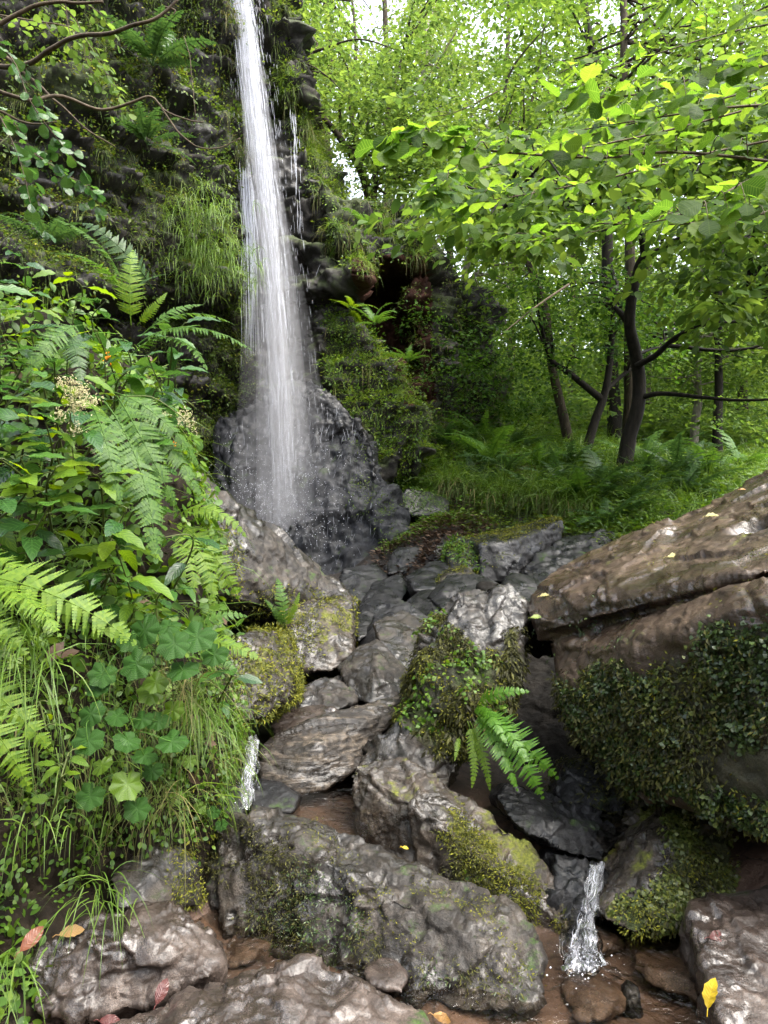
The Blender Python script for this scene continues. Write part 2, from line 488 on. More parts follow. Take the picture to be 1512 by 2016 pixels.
MT["rock_slab"] = rock_mat("wet_slab_rock", [(0.014, 0.009, 0.006), (0.047, 0.031, 0.021), (0.11, 0.078, 0.055)], 4, (0.12, 0.45), 0.7, MOSS_Y, 0.03, ((0, math.radians(20), 0), (1.0, 1.0, 2.0)), coat=0.9)
MT["rock_green"] = rock_mat("moss_stained_rock", [(0.010, 0.010, 0.006), (0.028, 0.028, 0.014), (0.06, 0.055, 0.03)], 8, (0.5, 0.85), 0.9, ((0.010, 0.016, 0.005), (0.05, 0.065, 0.016)), 0.7, coat=0.0)
MT["rock_bed"] = rock_mat("brown_pool_stone", [(0.02, 0.012, 0.009), (0.06, 0.04, 0.028), (0.12, 0.082, 0.06)], 6, (0.4, 0.7), 0.6, None, 0, coat=0.0)
MT["cliff"] = rock_mat("cliff_rock", [(0.005, 0.005, 0.0045), (0.017, 0.015, 0.013), (0.05, 0.044, 0.038)], 1.6, (0.5, 0.9), 1.0, ((0.008, 0.012, 0.003), (0.035, 0.048, 0.010)), 0.75, ((0, 0, 0), (0.6, 0.6, 2.0)), coat=0.0)
MT["red_rock"] = plain_mat("red_brown_rock", (0.018, 0.008, 0.006), (0.06, 0.026, 0.018), 3, 0.8, 1.0, 0.06)
MT["soil"] = plain_mat("dark_soil", (0.006, 0.0045, 0.003), (0.026, 0.019, 0.012), 9, 0.8, 1.0, 0.02)
MT["hollow_shade"] = plain_mat("hollow_shade_black", (0.003, 0.0028, 0.0025), (0.014, 0.012, 0.010), 9, 0.9, 1.0, 0.02)  # even black standing in for the shade inside the boulder gap
MT["litter"] = plain_mat("leaf_litter_soil", (0.02, 0.014, 0.009), (0.085, 0.055, 0.036), 18, 0.85, 1.0, 0.02)
MT["bark_dark"] = plain_mat("dark_bark", (0.005, 0.0045, 0.004), (0.022, 0.018, 0.014), 22, 0.8, 0.8, 0.01, (1, 1, 0.25))
MT["bark_brown"] = plain_mat("brown_bark", (0.015, 0.012, 0.008), (0.065, 0.052, 0.036), 18, 0.85, 0.8, 0.01, (1, 1, 0.3))
MT["bark_pale"] = plain_mat("pale_bark", (0.07, 0.065, 0.05), (0.22, 0.2, 0.16), 14, 0.85, 0.6, 0.01, (1, 1, 0.4))
MT["twig"] = plain_mat("twig_bark", (0.03, 0.022, 0.014), (0.11, 0.085, 0.055), 40, 0.7, 0.4, 0.003)
# leaves
MT["elm"] = leaf_mat("bright_branch_leaf", [(0.03, 0.075, 0.010), (0.068, 0.145, 0.015), (0.11, 0.18, 0.022)], 0.68, 1.8, 0.5, 0.2, 0.35)
MT["crown"] = leaf_mat("tree_leaf", [(0.035, 0.075, 0.014), (0.07, 0.13, 0.02), (0.105, 0.165, 0.028)], 0.52, 1.6, 0.55, 0.2)
MT["crown_y"] = leaf_mat("yellow_tree_leaf", [(0.052, 0.10, 0.022), (0.082, 0.145, 0.028), (0.12, 0.185, 0.032)], 0.55, 1.6, 0.55, 0.2)
MT["crown_f"] = leaf_mat("soft_tree_leaf", [(0.05, 0.085, 0.022), (0.085, 0.13, 0.032), (0.12, 0.165, 0.035)], 0.55, 1.6, 0.55, 0.25)
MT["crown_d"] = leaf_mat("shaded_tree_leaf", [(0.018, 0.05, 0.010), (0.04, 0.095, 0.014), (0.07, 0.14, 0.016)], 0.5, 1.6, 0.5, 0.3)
MT["fern"] = leaf_mat("fern_leaf", [(0.035, 0.09, 0.014), (0.06, 0.135, 0.018), (0.085, 0.17, 0.022)], 0.4, 1.6, 0.5, 0.3)
MT["fern_y"] = leaf_mat("yellow_fern_leaf", [(0.08, 0.16, 0.014), (0.12, 0.21, 0.016), (0.15, 0.235, 0.018)], 0.45, 1.6, 0.5, 0.35)
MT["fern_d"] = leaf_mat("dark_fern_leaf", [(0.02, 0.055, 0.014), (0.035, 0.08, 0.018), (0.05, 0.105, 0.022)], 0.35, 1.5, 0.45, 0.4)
MT["broad"] = leaf_mat("glossy_broad_leaf", [(0.018, 0.06, 0.014), (0.035, 0.095, 0.018), (0.06, 0.14, 0.02)], 0.35, 1.7, 0.25, 0.6, 0.6)
MT["broad_y"] = leaf_mat("fresh_broad_leaf", [(0.07, 0.14, 0.012), (0.11, 0.2, 0.014), (0.16, 0.24, 0.012)], 0.45, 1.6, 0.35, 0.45, 0.5)
MT["lobed"] = leaf_mat("lobed_leaf", [(0.014, 0.05, 0.008), (0.028, 0.08, 0.011), (0.06, 0.13, 0.014)], 0.3, 1.6, 0.45, 0.2, 0.9)
MT["grass"] = leaf_mat("grass_blade", [(0.05, 0.10, 0.012), (0.09, 0.17, 0.02), (0.15, 0.23, 0.035)], 0.4, 1.5, 0.45, 0.4)
MT["grass_mid"] = leaf_mat("cliff_grass_blade", [(0.04, 0.075, 0.014), (0.075, 0.12, 0.022), (0.13, 0.15, 0.04)], 0.4, 1.4, 0.55, 0.25)
MT["grass_dry"] = leaf_mat("dry_grass_blade", [(0.05, 0.085, 0.018), (0.10, 0.115, 0.03), (0.2, 0.17, 0.065)], 0.35, 1.3, 0.6, 0.3)
MT["herb"] = leaf_mat("small_herb_leaf", [(0.035, 0.085, 0.010), (0.07, 0.15, 0.013), (0.12, 0.20, 0.016)], 0.4, 1.5, 0.45, 0.4)
MT["cliffgreen"] = leaf_mat("cliff_herb_leaf", [(0.025, 0.052, 0.008), (0.06, 0.11, 0.013), (0.12, 0.165, 0.02)], 0.35, 1.5, 0.5, 0.35)
MT["slope"] = leaf_mat("slope_herb_leaf", [(0.05, 0.095, 0.012), (0.10, 0.165, 0.018), (0.16, 0.22, 0.028)], 0.4, 1.5, 0.5, 0.25)
MT["slope_mid"] = leaf_mat("cliff_plant_leaf", [(0.028, 0.06, 0.009), (0.065, 0.115, 0.014), (0.11, 0.16, 0.02)], 0.4, 1.5, 0.5, 0.25)
MT["moss_y"] = leaf_mat("yellow_moss", [(0.03, 0.04, 0.006), (0.09, 0.10, 0.010), (0.20, 0.20, 0.015)], 0.25, 1.3, 0.7, 0.3)
MT["moss_d"] = leaf_mat("dark_feather_moss", [(0.016, 0.015, 0.006), (0.04, 0.042, 0.010), (0.10, 0.10, 0.02)], 0.25, 1.3, 0.65, 0.3)
MT["liver"] = leaf_mat("liverwort_lobe", [(0.012, 0.028, 0.008), (0.03, 0.055, 0.013), (0.065, 0.105, 0.022)], 0.2, 1.4, 0.4, 0.45)
MT["flower"] = leaf_mat("cream_flower", [(0.45, 0.42, 0.22), (0.6, 0.57, 0.36)], 0.3, 1.2, 0.7, 0.2)
MT["orange"] = leaf_mat("orange_flower", [(0.7, 0.25, 0.01), (0.8, 0.35, 0.02)], 0.3, 1.1, 0.6, 0.2)
MT["leaf_yellow"] = leaf_mat("fallen_yellow_leaf", [(0.42, 0.29, 0.01), (0.48, 0.34, 0.015)], 0.2, 1.1, 0.35, 0.5, 0.5)
MT["leaf_pale"] = leaf_mat("fallen_pale_leaf", [(0.24, 0.21, 0.08), (0.28, 0.25, 0.09)], 0.2, 1.1, 0.45, 0.4, 0.5)
MT["leaf_red"] = leaf_mat("fallen_red_leaf", [(0.055, 0.012, 0.010), (0.07, 0.015, 0.012)], 0.1, 1.1, 0.3, 0.5, 0.8)
MT["leaf_brown"] = leaf_mat("fallen_brown_leaf", [(0.13, 0.04, 0.015), (0.16, 0.05, 0.02)], 0.15, 1.2, 0.3, 0.5, 0.8)
MT["leaf_tan_dark"] = leaf_mat("old_litter_leaf", [(0.03, 0.02, 0.013), (0.09, 0.055, 0.035), (0.15, 0.1, 0.065)], 0.1, 1.2, 0.6, 0.3)
MT["leaf_pale2"] = leaf_mat("fallen_lime_leaf", [(0.17, 0.22, 0.05), (0.19, 0.24, 0.05)], 0.25, 1.2, 0.4, 0.4, 0.5)
MT["fern_v"] = leaf_mat("vivid_fern_leaf", [(0.05, 0.15, 0.010), (0.075, 0.19, 0.012), (0.10, 0.22, 0.014)], 0.4, 1.5, 0.4, 0.4)
MT["liver_y"] = leaf_mat("pale_liverwort_lobe", [(0.03, 0.045, 0.01), (0.07, 0.095, 0.018), (0.13, 0.15, 0.03)], 0.2, 1.4, 0.45, 0.4)
MT["stem"] = leaf_mat("green_stem", [(0.06, 0.09, 0.02), (0.10, 0.12, 0.03)], 0.2, 1.2, 0.5, 0.4)
MT["leaf_tan"] = leaf_mat("fallen_tan_leaf", [(0.26, 0.15, 0.05), (0.3, 0.18, 0.06)], 0.2, 1.2, 0.45, 0.4, 0.6)

def water_mat(tint=(0.88, 0.83, 0.76), name="clear_stream_water"):
    m, t, N, L, out = nodes(name)
    tc = N("TexCoord"); n = noise(N, L, tc.outputs["Object"], 13, 3, 0.5, 1.2)
    n2 = noise(N, L, tc.outputs["Object"], 38, 2, 0.5, 0.5)
    ad = N("Math", operation='MULTIPLY_ADD'); L(n2.outputs[0], ad.inputs[0]); ad.inputs[1].default_value = 0.3; L(n.outputs[0], ad.inputs[2])
    b = N("Bump"); b.inputs["Strength"].default_value = 1.0; b.inputs["Distance"].default_value = 0.025; L(ad.outputs[0], b.inputs["Height"])
    fr = N("Fresnel"); fr.inputs[0].default_value = 1.33; L(b.outputs[0], fr.inputs["Normal"])
    gl = N("BsdfGlossy"); gl.inputs["Roughness"].default_value = 0.03; L(b.outputs[0], gl.inputs["Normal"])
    tr = N("BsdfTransparent"); tr.inputs[0].default_value = (*tint, 1)
    mx = N("MixShader"); L(fr.outputs[0], mx.inputs[0]); L(tr.outputs[0], mx.inputs[1]); L(gl.outputs[0], mx.inputs[2]); L(mx.outputs[0], out.inputs[0])
    return m
MT["water"] = water_mat()
def foam_mat(name, c, trans=0.4, alpha=1.0):
    m, t, N, L, out = nodes(name)
    p = N("BsdfPrincipled"); p.inputs["Base Color"].default_value = (*c, 1); p.inputs["Roughness"].default_value = 0.25; p.inputs["Specular IOR Level"].default_value = 0.6
    tr = N("BsdfTranslucent"); tr.inputs[0].default_value = (*c, 1)
    mx = N("MixShader"); mx.inputs[0].default_value = trans
    L(p.outputs[0], mx.inputs[1]); L(tr.outputs[0], mx.inputs[2])
    if alpha < 1:
        ta = N("BsdfTransparent"); m2 = N("MixShader"); m2.inputs[0].default_value = alpha
        L(ta.outputs[0], m2.inputs[1]); L(mx.outputs[0], m2.inputs[2]); L(m2.outputs[0], out.inputs[0])
    else: L(mx.outputs[0], out.inputs[0])
    return m
MT["foam"] = foam_mat("white_falling_water", (0.84, 0.86, 0.94))
MT["water_thin"] = water_mat((0.96, 0.96, 0.97), "clear_falling_water")
MT["foam_thin"] = foam_mat("thin_falling_water", (0.75, 0.77, 0.85), 0.4, 0.45)
def foam_sheet_mat():
    m, t, N, L, out = nodes("streaked_white_water")
    at = N("Attribute", attribute_name="leafuv"); mp = N("Mapping"); mp.inputs["Scale"].default_value = (3.2, 3.0, 1); L(at.outputs["Vector"], mp.inputs[0])
    n = noise(N, L, mp.outputs[0], 1.6, 4, 0.6, 0.6)
    r = ramp(N, [(0.47, (0, 0, 0)), (0.66, (1, 1, 1))]); L(n.outputs[0], r.inputs[0])
    b = N("Bump"); b.inputs["Strength"].default_value = 0.9; b.inputs["Distance"].default_value = 0.01; L(n.outputs[0], b.inputs["Height"])
    fr = N("Fresnel"); fr.inputs[0].default_value = 1.33; L(b.outputs[0], fr.inputs["Normal"])
    gl = N("BsdfGlossy"); gl.inputs["Roughness"].default_value = 0.06; L(b.outputs[0], gl.inputs["Normal"]); tr = N("BsdfTransparent")
    wm = N("MixShader"); L(fr.outputs[0], wm.inputs[0]); L(tr.outputs[0], wm.inputs[1]); L(gl.outputs[0], wm.inputs[2])
    p = N("BsdfPrincipled"); p.inputs["Base Color"].default_value = (.78, .8, .87, 1); p.inputs["Roughness"].default_value = 0.3; L(b.outputs[0], p.inputs["Normal"])
    fm = N("Math", operation='MULTIPLY'); L(r.outputs[0], fm.inputs[0]); fm.inputs[1].default_value = 0.52
    mx = N("MixShader"); L(fm.outputs[0], mx.inputs[0]); L(wm.outputs[0], mx.inputs[1]); L(p.outputs[0], mx.inputs[2]); L(mx.outputs[0], out.inputs[0])
    return m
MT["foam_sheet"] = foam_sheet_mat()
MT["foam_soft"] = foam_mat("soft_falling_water", (0.84, 0.86, 0.94), 0.4, 0.22)
def bed_mat():
    m, t, N, L, out = nodes("stream_bed_and_soil")
    g = N("NewGeometry"); co = g.outputs["Position"]
    sz = N("SeparateXYZ"); L(co, sz.inputs[0])
    n1 = noise(N, L, co, 3, 8, 0.65, 0.4); n2 = noise(N, L, co, 24, 6, 0.7)
    vo = N("TexVoronoi"); vo.feature = 'DISTANCE_TO_EDGE'; vo.inputs["Scale"].default_value = 4.0
    mp = N("Mapping"); mp.inputs["Scale"].default_value = (1, 1.7, 0.0)
    av = N("VectorMath", operation='MULTIPLY_ADD'); L(n1.outputs["Color"], av.inputs[0]); av.inputs[1].default_value = (0.25, 0.25, 0); L(co, av.inputs[2])
    L(av.outputs[0], mp.inputs[0]); L(mp.outputs[0], vo.inputs["Vector"])
    bed = ramp(N, [(0.3, (0.024, 0.013, 0.009)), (0.5, (0.072, 0.042, 0.028)), (0.7, (0.14, 0.085, 0.058))]); L(n1.outputs[0], bed.inputs[0])
    cr = ramp(N, [(0.0, (0.12, 0.12, 0.12)), (0.035, (1, 1, 1))]); L(vo.outputs[0], cr.inputs[0])
    mu = N("MixRGB", blend_type='MULTIPLY'); mu.inputs[0].default_value = 0.85; L(bed.outputs[0], mu.inputs[1]); L(cr.outputs[0], mu.inputs[2])
    soil = ramp(N, [(0.3, (0.004, 0.003, 0.0022)), (0.55, (0.014, 0.010, 0.007)), (0.75, (0.042, 0.029, 0.021))]); L(n2.outputs[0], soil.inputs[0])
    mr = N("MapRange"); mr.inputs["From Min"].default_value = 0.13; mr.inputs["From Max"].default_value = 0.2; L(sz.outputs[2], mr.inputs[0])
    mx = N("MixRGB"); L(mr.outputs[0], mx.inputs[0]); L(mu.outputs[0], mx.inputs[1]); L(soil.outputs[0], mx.inputs[2])
    p = N("BsdfPrincipled"); p.inputs["Roughness"].default_value = 0.6; L(mx.outputs[0], p.inputs["Base Color"])
    b = N("Bump"); b.inputs["Strength"].default_value = 0.8; b.inputs["Distance"].default_value = 0.02
    L(n2.outputs[0], b.inputs["Height"]); L(b.outputs[0], p.inputs["Normal"]); L(p.outputs[0], out.inputs[0])
    return m
MT["bed"] = bed_mat()

# ------------------------------------------------------------------ ground sheet
CT = [(-.9, .3, -.06), (0, .5, -.06), (.8, .8, -.06), (-.5, 1.6, -.05), (.2, 1.7, -.06), (.9, 1.7, -.07), (.5, 2.05, -.06), (-.5, 2.2, -.06), (.9, 2.2, -.06),
      (-.25, 2.62, .12), (-.1, 2.9, .12), (.3, 2.75, .05), (.95, 2.5, .02), (1.1, 2.9, .05), (-.3, 3.5, .2), (0, 4, .22), (.3, 4.5, .24), (0, 5, .28), (.5, 5.2, .3), (.3, 6, .38), (-.2, 6.3, .36), (0, 7.3, .48), (-.8, 8.5, .66), (-1.3, 9.5, .7),
      (-1.2, 1.2, .0), (-1.5, 1.8, .3), (-2.5, 1, .6), (-2, 3, .8), (-3, 5, 1.0), (-4, 8, 1.0), (-8, 0, 1.2), (2.0, 1.5, .1), (2.0, 3, .3), (4, 2, .7), (2.3, 4.5, .5), (2.0, 6.2, .75), (.87, 3.5, -.02), (1.0, 3.1, -.02), (1.05, 4.0, .0), (1.4, 4.3, .05), (.72, 3.3, .02),
      (0, -3, 0), (3, -3, .5), (-3, -3, .6), (0, -6, 2.5), (6, -6, 3.5), (-6, -6, 3.5), (0, -12, 8), (10, -12, 9), (-10, -12, 9), (0, -40, 16), (-40, -40, 18), (40, -40, 18)]
for u, v, d in [(850, 1085, 7), (780, 1100, 7.6), (890, 990, 9), (870, 1040, 8), (1000, 1000, 8.5), (1100, 990, 8.3), (1225, 935, 9), (1200, 1060, 6.6), (1320, 990, 8.2), (1100, 885, 11), (1410, 925, 12), (1550, 930, 11),
                (1000, 880, 11.5), (900, 870, 11), (820, 850, 10.6), (1000, 1215, 6.0), (900, 1225, 6.1), (1100, 1180, 6.1), (1150, 1180, 5.6), (1380, 900, 14), (1200, 880, 14), (1000, 840, 15), (1600, 880, 16), (1300, 850, 20), (900, 780, 18), (1100, 790, 25), (1700, 790, 25)]:
    CT.append(tuple(P(u, v, d)))
CT += [(-8, 25, 6), (0, 25, 6), (0, 45, 12), (20, 45, 11), (-30, 45, 14), (40, 20, 8), (40, 60, 16), (0, 80, 18), (-60, 80, 18), (60, 80, 18), (-40, 10, 8), (20, 8, 5), (12, 5, 3)]
CT = np.array(CT, float)
_D = np.linalg.norm(CT[:, None, :2] - CT[None, :, :2], axis=2)
_M = np.block([[_D, np.c_[np.ones(len(CT)), CT[:, :2]]], [np.c_[np.ones(len(CT)), CT[:, :2]].T, np.zeros((3, 3))]])
_W = np.linalg.solve(_M, np.r_[CT[:, 2], 0, 0, 0])
def ground_z(x, y):
    q = np.stack([np.ravel(x), np.ravel(y)], 1).astype(float)
    z = np.linalg.norm(q[:, None] - CT[None, :, :2], axis=2) @ _W[:-3] + np.c_[np.ones(len(q)), q] @ _W[-3:]
    p3 = np.c_[q, np.zeros(len(q))]
    far = np.clip(np.hypot(q[:, 0] * .8, q[:, 1] - 2) / 6, 0.05, 1)
    return z + fbm(p3 * 1.3, 4, 3) * 0.12 * far + fbm(p3 * 7, 3, 9) * 0.02
def G(x, y): return float(ground_z(np.array([x]), np.array([y]))[0])
def build_ground():
    s = np.linspace(-1, 1, 260)
    xs = np.sinh(s * 4.2) / np.sinh(4.2) * 90
    t = np.linspace(0, 1, 320)
    ys = 1.8 + np.sinh((t * 2 - 0.75) * 3.6) / np.sinh(1.25 * 3.6) * 100
    X, Y = np.meshgrid(xs, ys)
    Z = ground_z(X, Y).reshape(X.shape)
    V = np.stack([X, Y, Z], 2).reshape(-1, 3)
    nx, ny = len(xs), len(ys)
    i = np.arange(nx - 1)[None, :] + np.arange(ny - 1)[:, None] * nx
    Q = np.stack([i, i + 1, i + nx + 1, i + nx], 2).reshape(-1, 4)
    mb = MB().add(V, Q)
    setp(mb.obj("ground", MT["bed"]), "stony brown stream bed and leaf littered slope", None, None, "structure")
    return V, Q
GV, GQ = build_ground()

# ------------------------------------------------------------------ cliff
def ch(pts, back, dn=0.0, shrink=1.0): return Qh(pts, back, shrink, dn)
cl = [
    ch([(-700, -350, 6.2), (200, -350, 7.8), (445, -350, 9.3), (470, 100, 9.35), (478, 560, 9.35), (380, 590, 9.0), (100, 570, 7.2), (-700, 620, 5.4)], 5),
    ch([(-700, 500, 6.0), (380, 520, 9.9), (470, 520, 9.9), (470, 1000, 9.9), (430, 1090, 9.6), (-700, 1300, 5.6)], 5),
    ch([(440, -350, 9.9), (500, -350, 9.9), (530, 60, 10.0), (570, 190, 10.0), (625, 280, 10.1), (645, 380, 10.1), (640, 900, 10.2), (440, 1050, 9.9)], 3.0),
    ch([(560, 480, 9.9), (612, 478, 9.6), (700, 528, 9.45), (700, 548, 9.5), (650, 585, 9.7), (590, 600, 9.9)], 0.9, 0),
    ch([(640, 385, 10.1), (660, 392, 9.8), (740, 390, 10.0), (825, 402, 10.5), (838, 470, 10.6), (826, 520, 10.5), (740, 500, 9.9), (650, 490, 9.7)], 3.0),
    ch([(560, 600, 10.2), (655, 590, 9.95), (700, 640, 9.75), (770, 740, 9.55), (815, 830, 9.35), (830, 930, 9.2), (740, 980, 8.9), (660, 860, 9.3), (620, 760, 9.7)], 2.2),
    ch([(700, 500, 11.6), (860, 480, 11.8), (880, 900, 11.2), (690, 900, 11.2)], 2.0),
    ch([(795, 500, 10.7), (835, 470, 10.7), (880, 530, 11.2), (872, 640, 11.2), (890, 850, 10.8), (840, 860, 10.6), (806, 640, 10.8)], 2.0),
    ch([(870, 540, 12.3), (905, 560, 12.1), (965, 605, 12.5), (975, 700, 12.4), (985, 830, 11.9), (870, 850, 11.6)], 3.0),
]
CV, CQ, CTR = hull_union(cl, 0.042, 1)
CN = vnormals(CV, CQ, CTR)
_strata = CV * A(0.55, 0.55, 2.6)
_dis = 0.20 * facets(_strata * 0.7, 3) + 0.07 * facets(_strata * 2.4, 21) + 0.12 * fbm(CV * 1.2, 4, 5) + 0.05 * fbm(CV * 5, 3, 15)
_w = CV[:, 2] * 1.5 + 0.5 * fbm(CV * A(.5, .5, .3), 3, 51)
_dis = _dis + 0.20 * (_w - np.floor(_w) - 0.5) + 0.08 * ((_w * 3.1) % 1.0 - 0.5) + 0.16 * facets(CV * A(1.7, 1.7, .6), 91) + 0.08 * facets(CV * A(4.5, 4.5, 3), 93) + 0.03 * facets(CV * 10, 95)
CV = CV + CN * _dis[:, None] * A(1, 1, 0.5)
CN = vnormals(CV, CQ, CTR)
cliff = MB().add(CV, CQ, CTR).obj("cliff", [MT["cliff"], MT["red_rock"]], loc=(-3, 9, 3))
_cu, _cv = proj(CV[CQ].mean(1))
_red = inpoly(_cu, _cv, [(690, 500), (835, 500), (850, 560), (850, 700), (860, 790), (800, 800), (770, 690), (715, 620), (700, 560)])
_mi = np.zeros(len(CQ) + len(CTR), np.int32); _mi[:len(CQ)] = _red
cliff.data.polygons.foreach_set("material_index", _mi)
setp(cliff, "dark layered cliff with overhang behind the waterfall", None, None, "structure")

# ------------------------------------------------------------------ left earth bank
bk = [
    np.concatenate([PP([(-500, 560, 2.9), (120, 640, 3.2), (300, 790, 3.4), (370, 930, 3.5), (400, 1100, 3.3), (380, 1300, 2.9), (-500, 1350, 2.3), (-500, 1900, 2.2), (300, 1700, 2.7)]),
                    PP([(-900, 600, 5), (250, 800, 5.2), (350, 1000, 5), (350, 1300, 4.5)])]),
    np.concatenate([PP([(-400, 1180, 2.0), (150, 1200, 2.25), (420, 1290, 2.7), (440, 1400, 2.65), (425, 1540, 2.5), (395, 1620, 2.4), (200, 1560, 2.12), (-400, 1500, 1.85)]),
                    PP([(390, 1790, 2.42), (230, 1700, 2.2), (-100, 1750, 1.9), (-400, 1800, 1.7), (440, 1500, 3.2), (430, 1300, 3.4)])]),
    np.concatenate([PP([(-300, 1800, 1.75), (100, 1830, 1.9), (200, 1790, 2.1), (380, 1795, 2.4), (-300, 2100, 1.6), (40, 2000, 1.75)]), PP([(-300, 1700, 2.4), (300, 1760, 2.6)]), A(-1.5, 1.2, -.3)[None], A(-.75, 1.85, -.2)[None]]),
]
BV, BQ, BT = hull_union(bk, 0.025, 3)
BN = vnormals(BV, BQ, BT)
BV = BV + BN * (0.07 * facets(BV * 4, 5) + 0.05 * fbm(BV * 4, 4, 8))[:, None]
BN = vnormals(BV, BQ, BT)
bank = MB().add(BV, BQ, BT).obj("bank_terrain", MT["soil"], loc=(-1.2, 2.4, .8))
setp(bank, "steep dark earth bank under the ferns and grass", None, None, "structure")

# ------------------------------------------------------------------ boulders
ROCK = {}
def rock(key, name, label, hulls, mat, voxel=0.012, amp=0.03, scale=6.0, fine=0.3, strata=None, group=None, smooth=2, seed=1, cat="rock", ridge=0.0, holes=()):
    V, Q, T = hull_union(hulls, voxel, smooth)
    N = vnormals(V, Q, T)
    S = V if strata is None else V * A(*strata)
    d = amp * (facets(S * scale * 0.36, seed) * 1.25 + 0.68 * facets(S * scale * 1.0, seed + 40) + 0.34 * facets(S * scale * 2.7, seed + 80)) + amp * 0.4 * fbm(S * scale * 0.45, 3, seed + 7) + amp * fine * 0.6 * fbm(V * scale * 3, 3, seed + 9)
    cr = np.abs(fbm(S * scale * 0.35, 3, seed + 60)); d = d - amp * 0.4 * np.exp(-(cr / 0.03) ** 2)
    cr = np.abs(fbm(S * scale * 1.1 + 7.7, 3, seed + 66)); d = d - amp * 0.16 * np.exp(-(cr / 0.05) ** 2) + amp * 0.10 * fbm(V * scale * 7, 2, seed + 31)
    if ridge: d = d + ridge * ridged(S * scale, 3, seed + 3)
    for hx, hr, hd in holes:                                    # broken-out hollows: centre, radii, depth
        e = (V - P(*hx)) / np.array(hr); d = d - hd * np.exp(-((e * e).sum(1)) ** 2)
    V = V + N * d[:, None]
    N = vnormals(V, Q, T)
    c = V.mean(0)
    o = MB().add(V, Q, T).obj(name, MT[mat], loc=c)
    setp(o, label, cat, group)
    ROCK[key] = (o, V, Q, T)
    return o
BO = "boulders lying in the stream bed"
rock("r1", "rock", "rumpled brown rock at the lower left corner beside the brown dead leaves", [Qh([(62, 1905, 1.83), (85, 1862, 1.9), (215, 1788, 1.97), (350, 1780, 2.0), (385, 1840, 1.93), (425, 1892, 1.87), (418, 1920, 1.82), (345, 1950, 1.79), (250, 1990, 1.76), (150, 2005, 1.74), (62, 1985, 1.75), (230, 1850, 1.82), (330, 1840, 1.87)], 0.16, 0.9, 0.12)],
     "rock_brown", 0.0065, 0.024, 8, 0.3, None, BO, 2, 3, ridge=0.008)
rock("r2", "boulder", "pale rounded wet boulder cut by the bottom edge of the view", [Qh([(215, 2030, 1.63), (350, 1962, 1.74), (520, 1912, 1.79), (590, 1890, 1.8), (690, 1906, 1.79), (790, 1962, 1.74), (852, 2015, 1.68), (850, 2120, 1.52), (200, 2140, 1.48), (560, 1960, 1.66), (500, 2080, 1.5)], 0.15, 0.9, 0.15)],
     "rock_brown", 0.0065, 0.020, 7, 0.3, None, BO, 3, 11, ridge=0.006)
rock("r3", "boulder", "long dark boulder with mossy hollow face lying across the centre of the stream",
     [Qh([(440, 1602, 2.5), (480, 1608, 2.44), (560, 1603, 2.52), (610, 1627, 2.45), (700, 1642, 2.42), (790, 1702, 2.36), (870, 1768, 2.27), (1000, 1792, 2.15), (1042, 1832, 2.08), (1072, 1890, 2.0), (1070, 1950, 1.93), (1055, 1992, 1.87), (920, 1998, 1.9), (800, 1950, 1.97), (680, 1892, 2.1), (590, 1872, 2.17), (470, 1856, 2.23), (412, 1800, 2.34), (418, 1700, 2.4), (720, 1740, 2.18), (900, 1830, 2.03)], 0.22, 0.9, 0.18)],
     "rock_grey", 0.0075, 0.034, 5.5, 0.3, None, BO, 2, 21, ridge=0.006)
rock("r4", "boulder", "brown boulder with yellow green moss wedged behind the long dark one",
     [Qh([(698, 1505, 2.75), (740, 1492, 2.8), (830, 1497, 2.78), (882, 1542, 2.7), (960, 1592, 2.62), (1050, 1662, 2.52), (1102, 1722, 2.42), (1122, 1832, 2.26), (1080, 1850, 2.28), (1000, 1800, 2.36), (870, 1770, 2.46), (780, 1710, 2.55), (700, 1640, 2.68), (692, 1570, 2.7), (860, 1620, 2.5)], 0.25, 0.85, 0.15)],
     "rock_moss", 0.008, 0.026, 6, 0.3, None, BO, 2, 31)
rock("r5", "rock", "long striped rock like a wet log above the upper pool",
     [Qh([(508, 1480, 2.95), (560, 1442, 3.05), (640, 1412, 3.12), (788, 1374, 3.3), (785, 1405, 3.22), (740, 1452, 3.1), (700, 1512, 2.95), (640, 1552, 2.85), (560, 1566, 2.8), (512, 1535, 2.85), (620, 1470, 2.88)], 0.3, 0.85, 0.12)],
     "rock_log", 0.008, 0.010, 6, 0.3, (0.5, 1.5, 3.5), BO, 2, 41, ridge=0.008)
rock("r6", "boulder", "tall mossy boulder with a bare wet crown standing in the middle",
     [Qh([(848, 1250, 3.25), (905, 1160, 3.35), (960, 1146, 3.4), (1003, 1150, 3.4), (1042, 1192, 3.35), (1036, 1240, 3.2), (1022, 1300, 3.1), (1000, 1380, 2.98), (930, 1480, 2.88), (850, 1500, 2.88), (800, 1400, 3.0), (822, 1310, 3.1), (930, 1240, 3.12), (920, 1380, 2.9)], 0.4, 0.9, 0.1),
      Qh([(690, 1532, 2.85), (722, 1478, 2.95), (792, 1400, 3.05), (850, 1420, 2.95), (900, 1500, 2.85), (880, 1560, 2.78), (760, 1540, 2.8)], 0.4, 0.9, 0.12)],
     "rock_grey", 0.009, 0.03, 6, 0.3, None, BO, 2, 51)
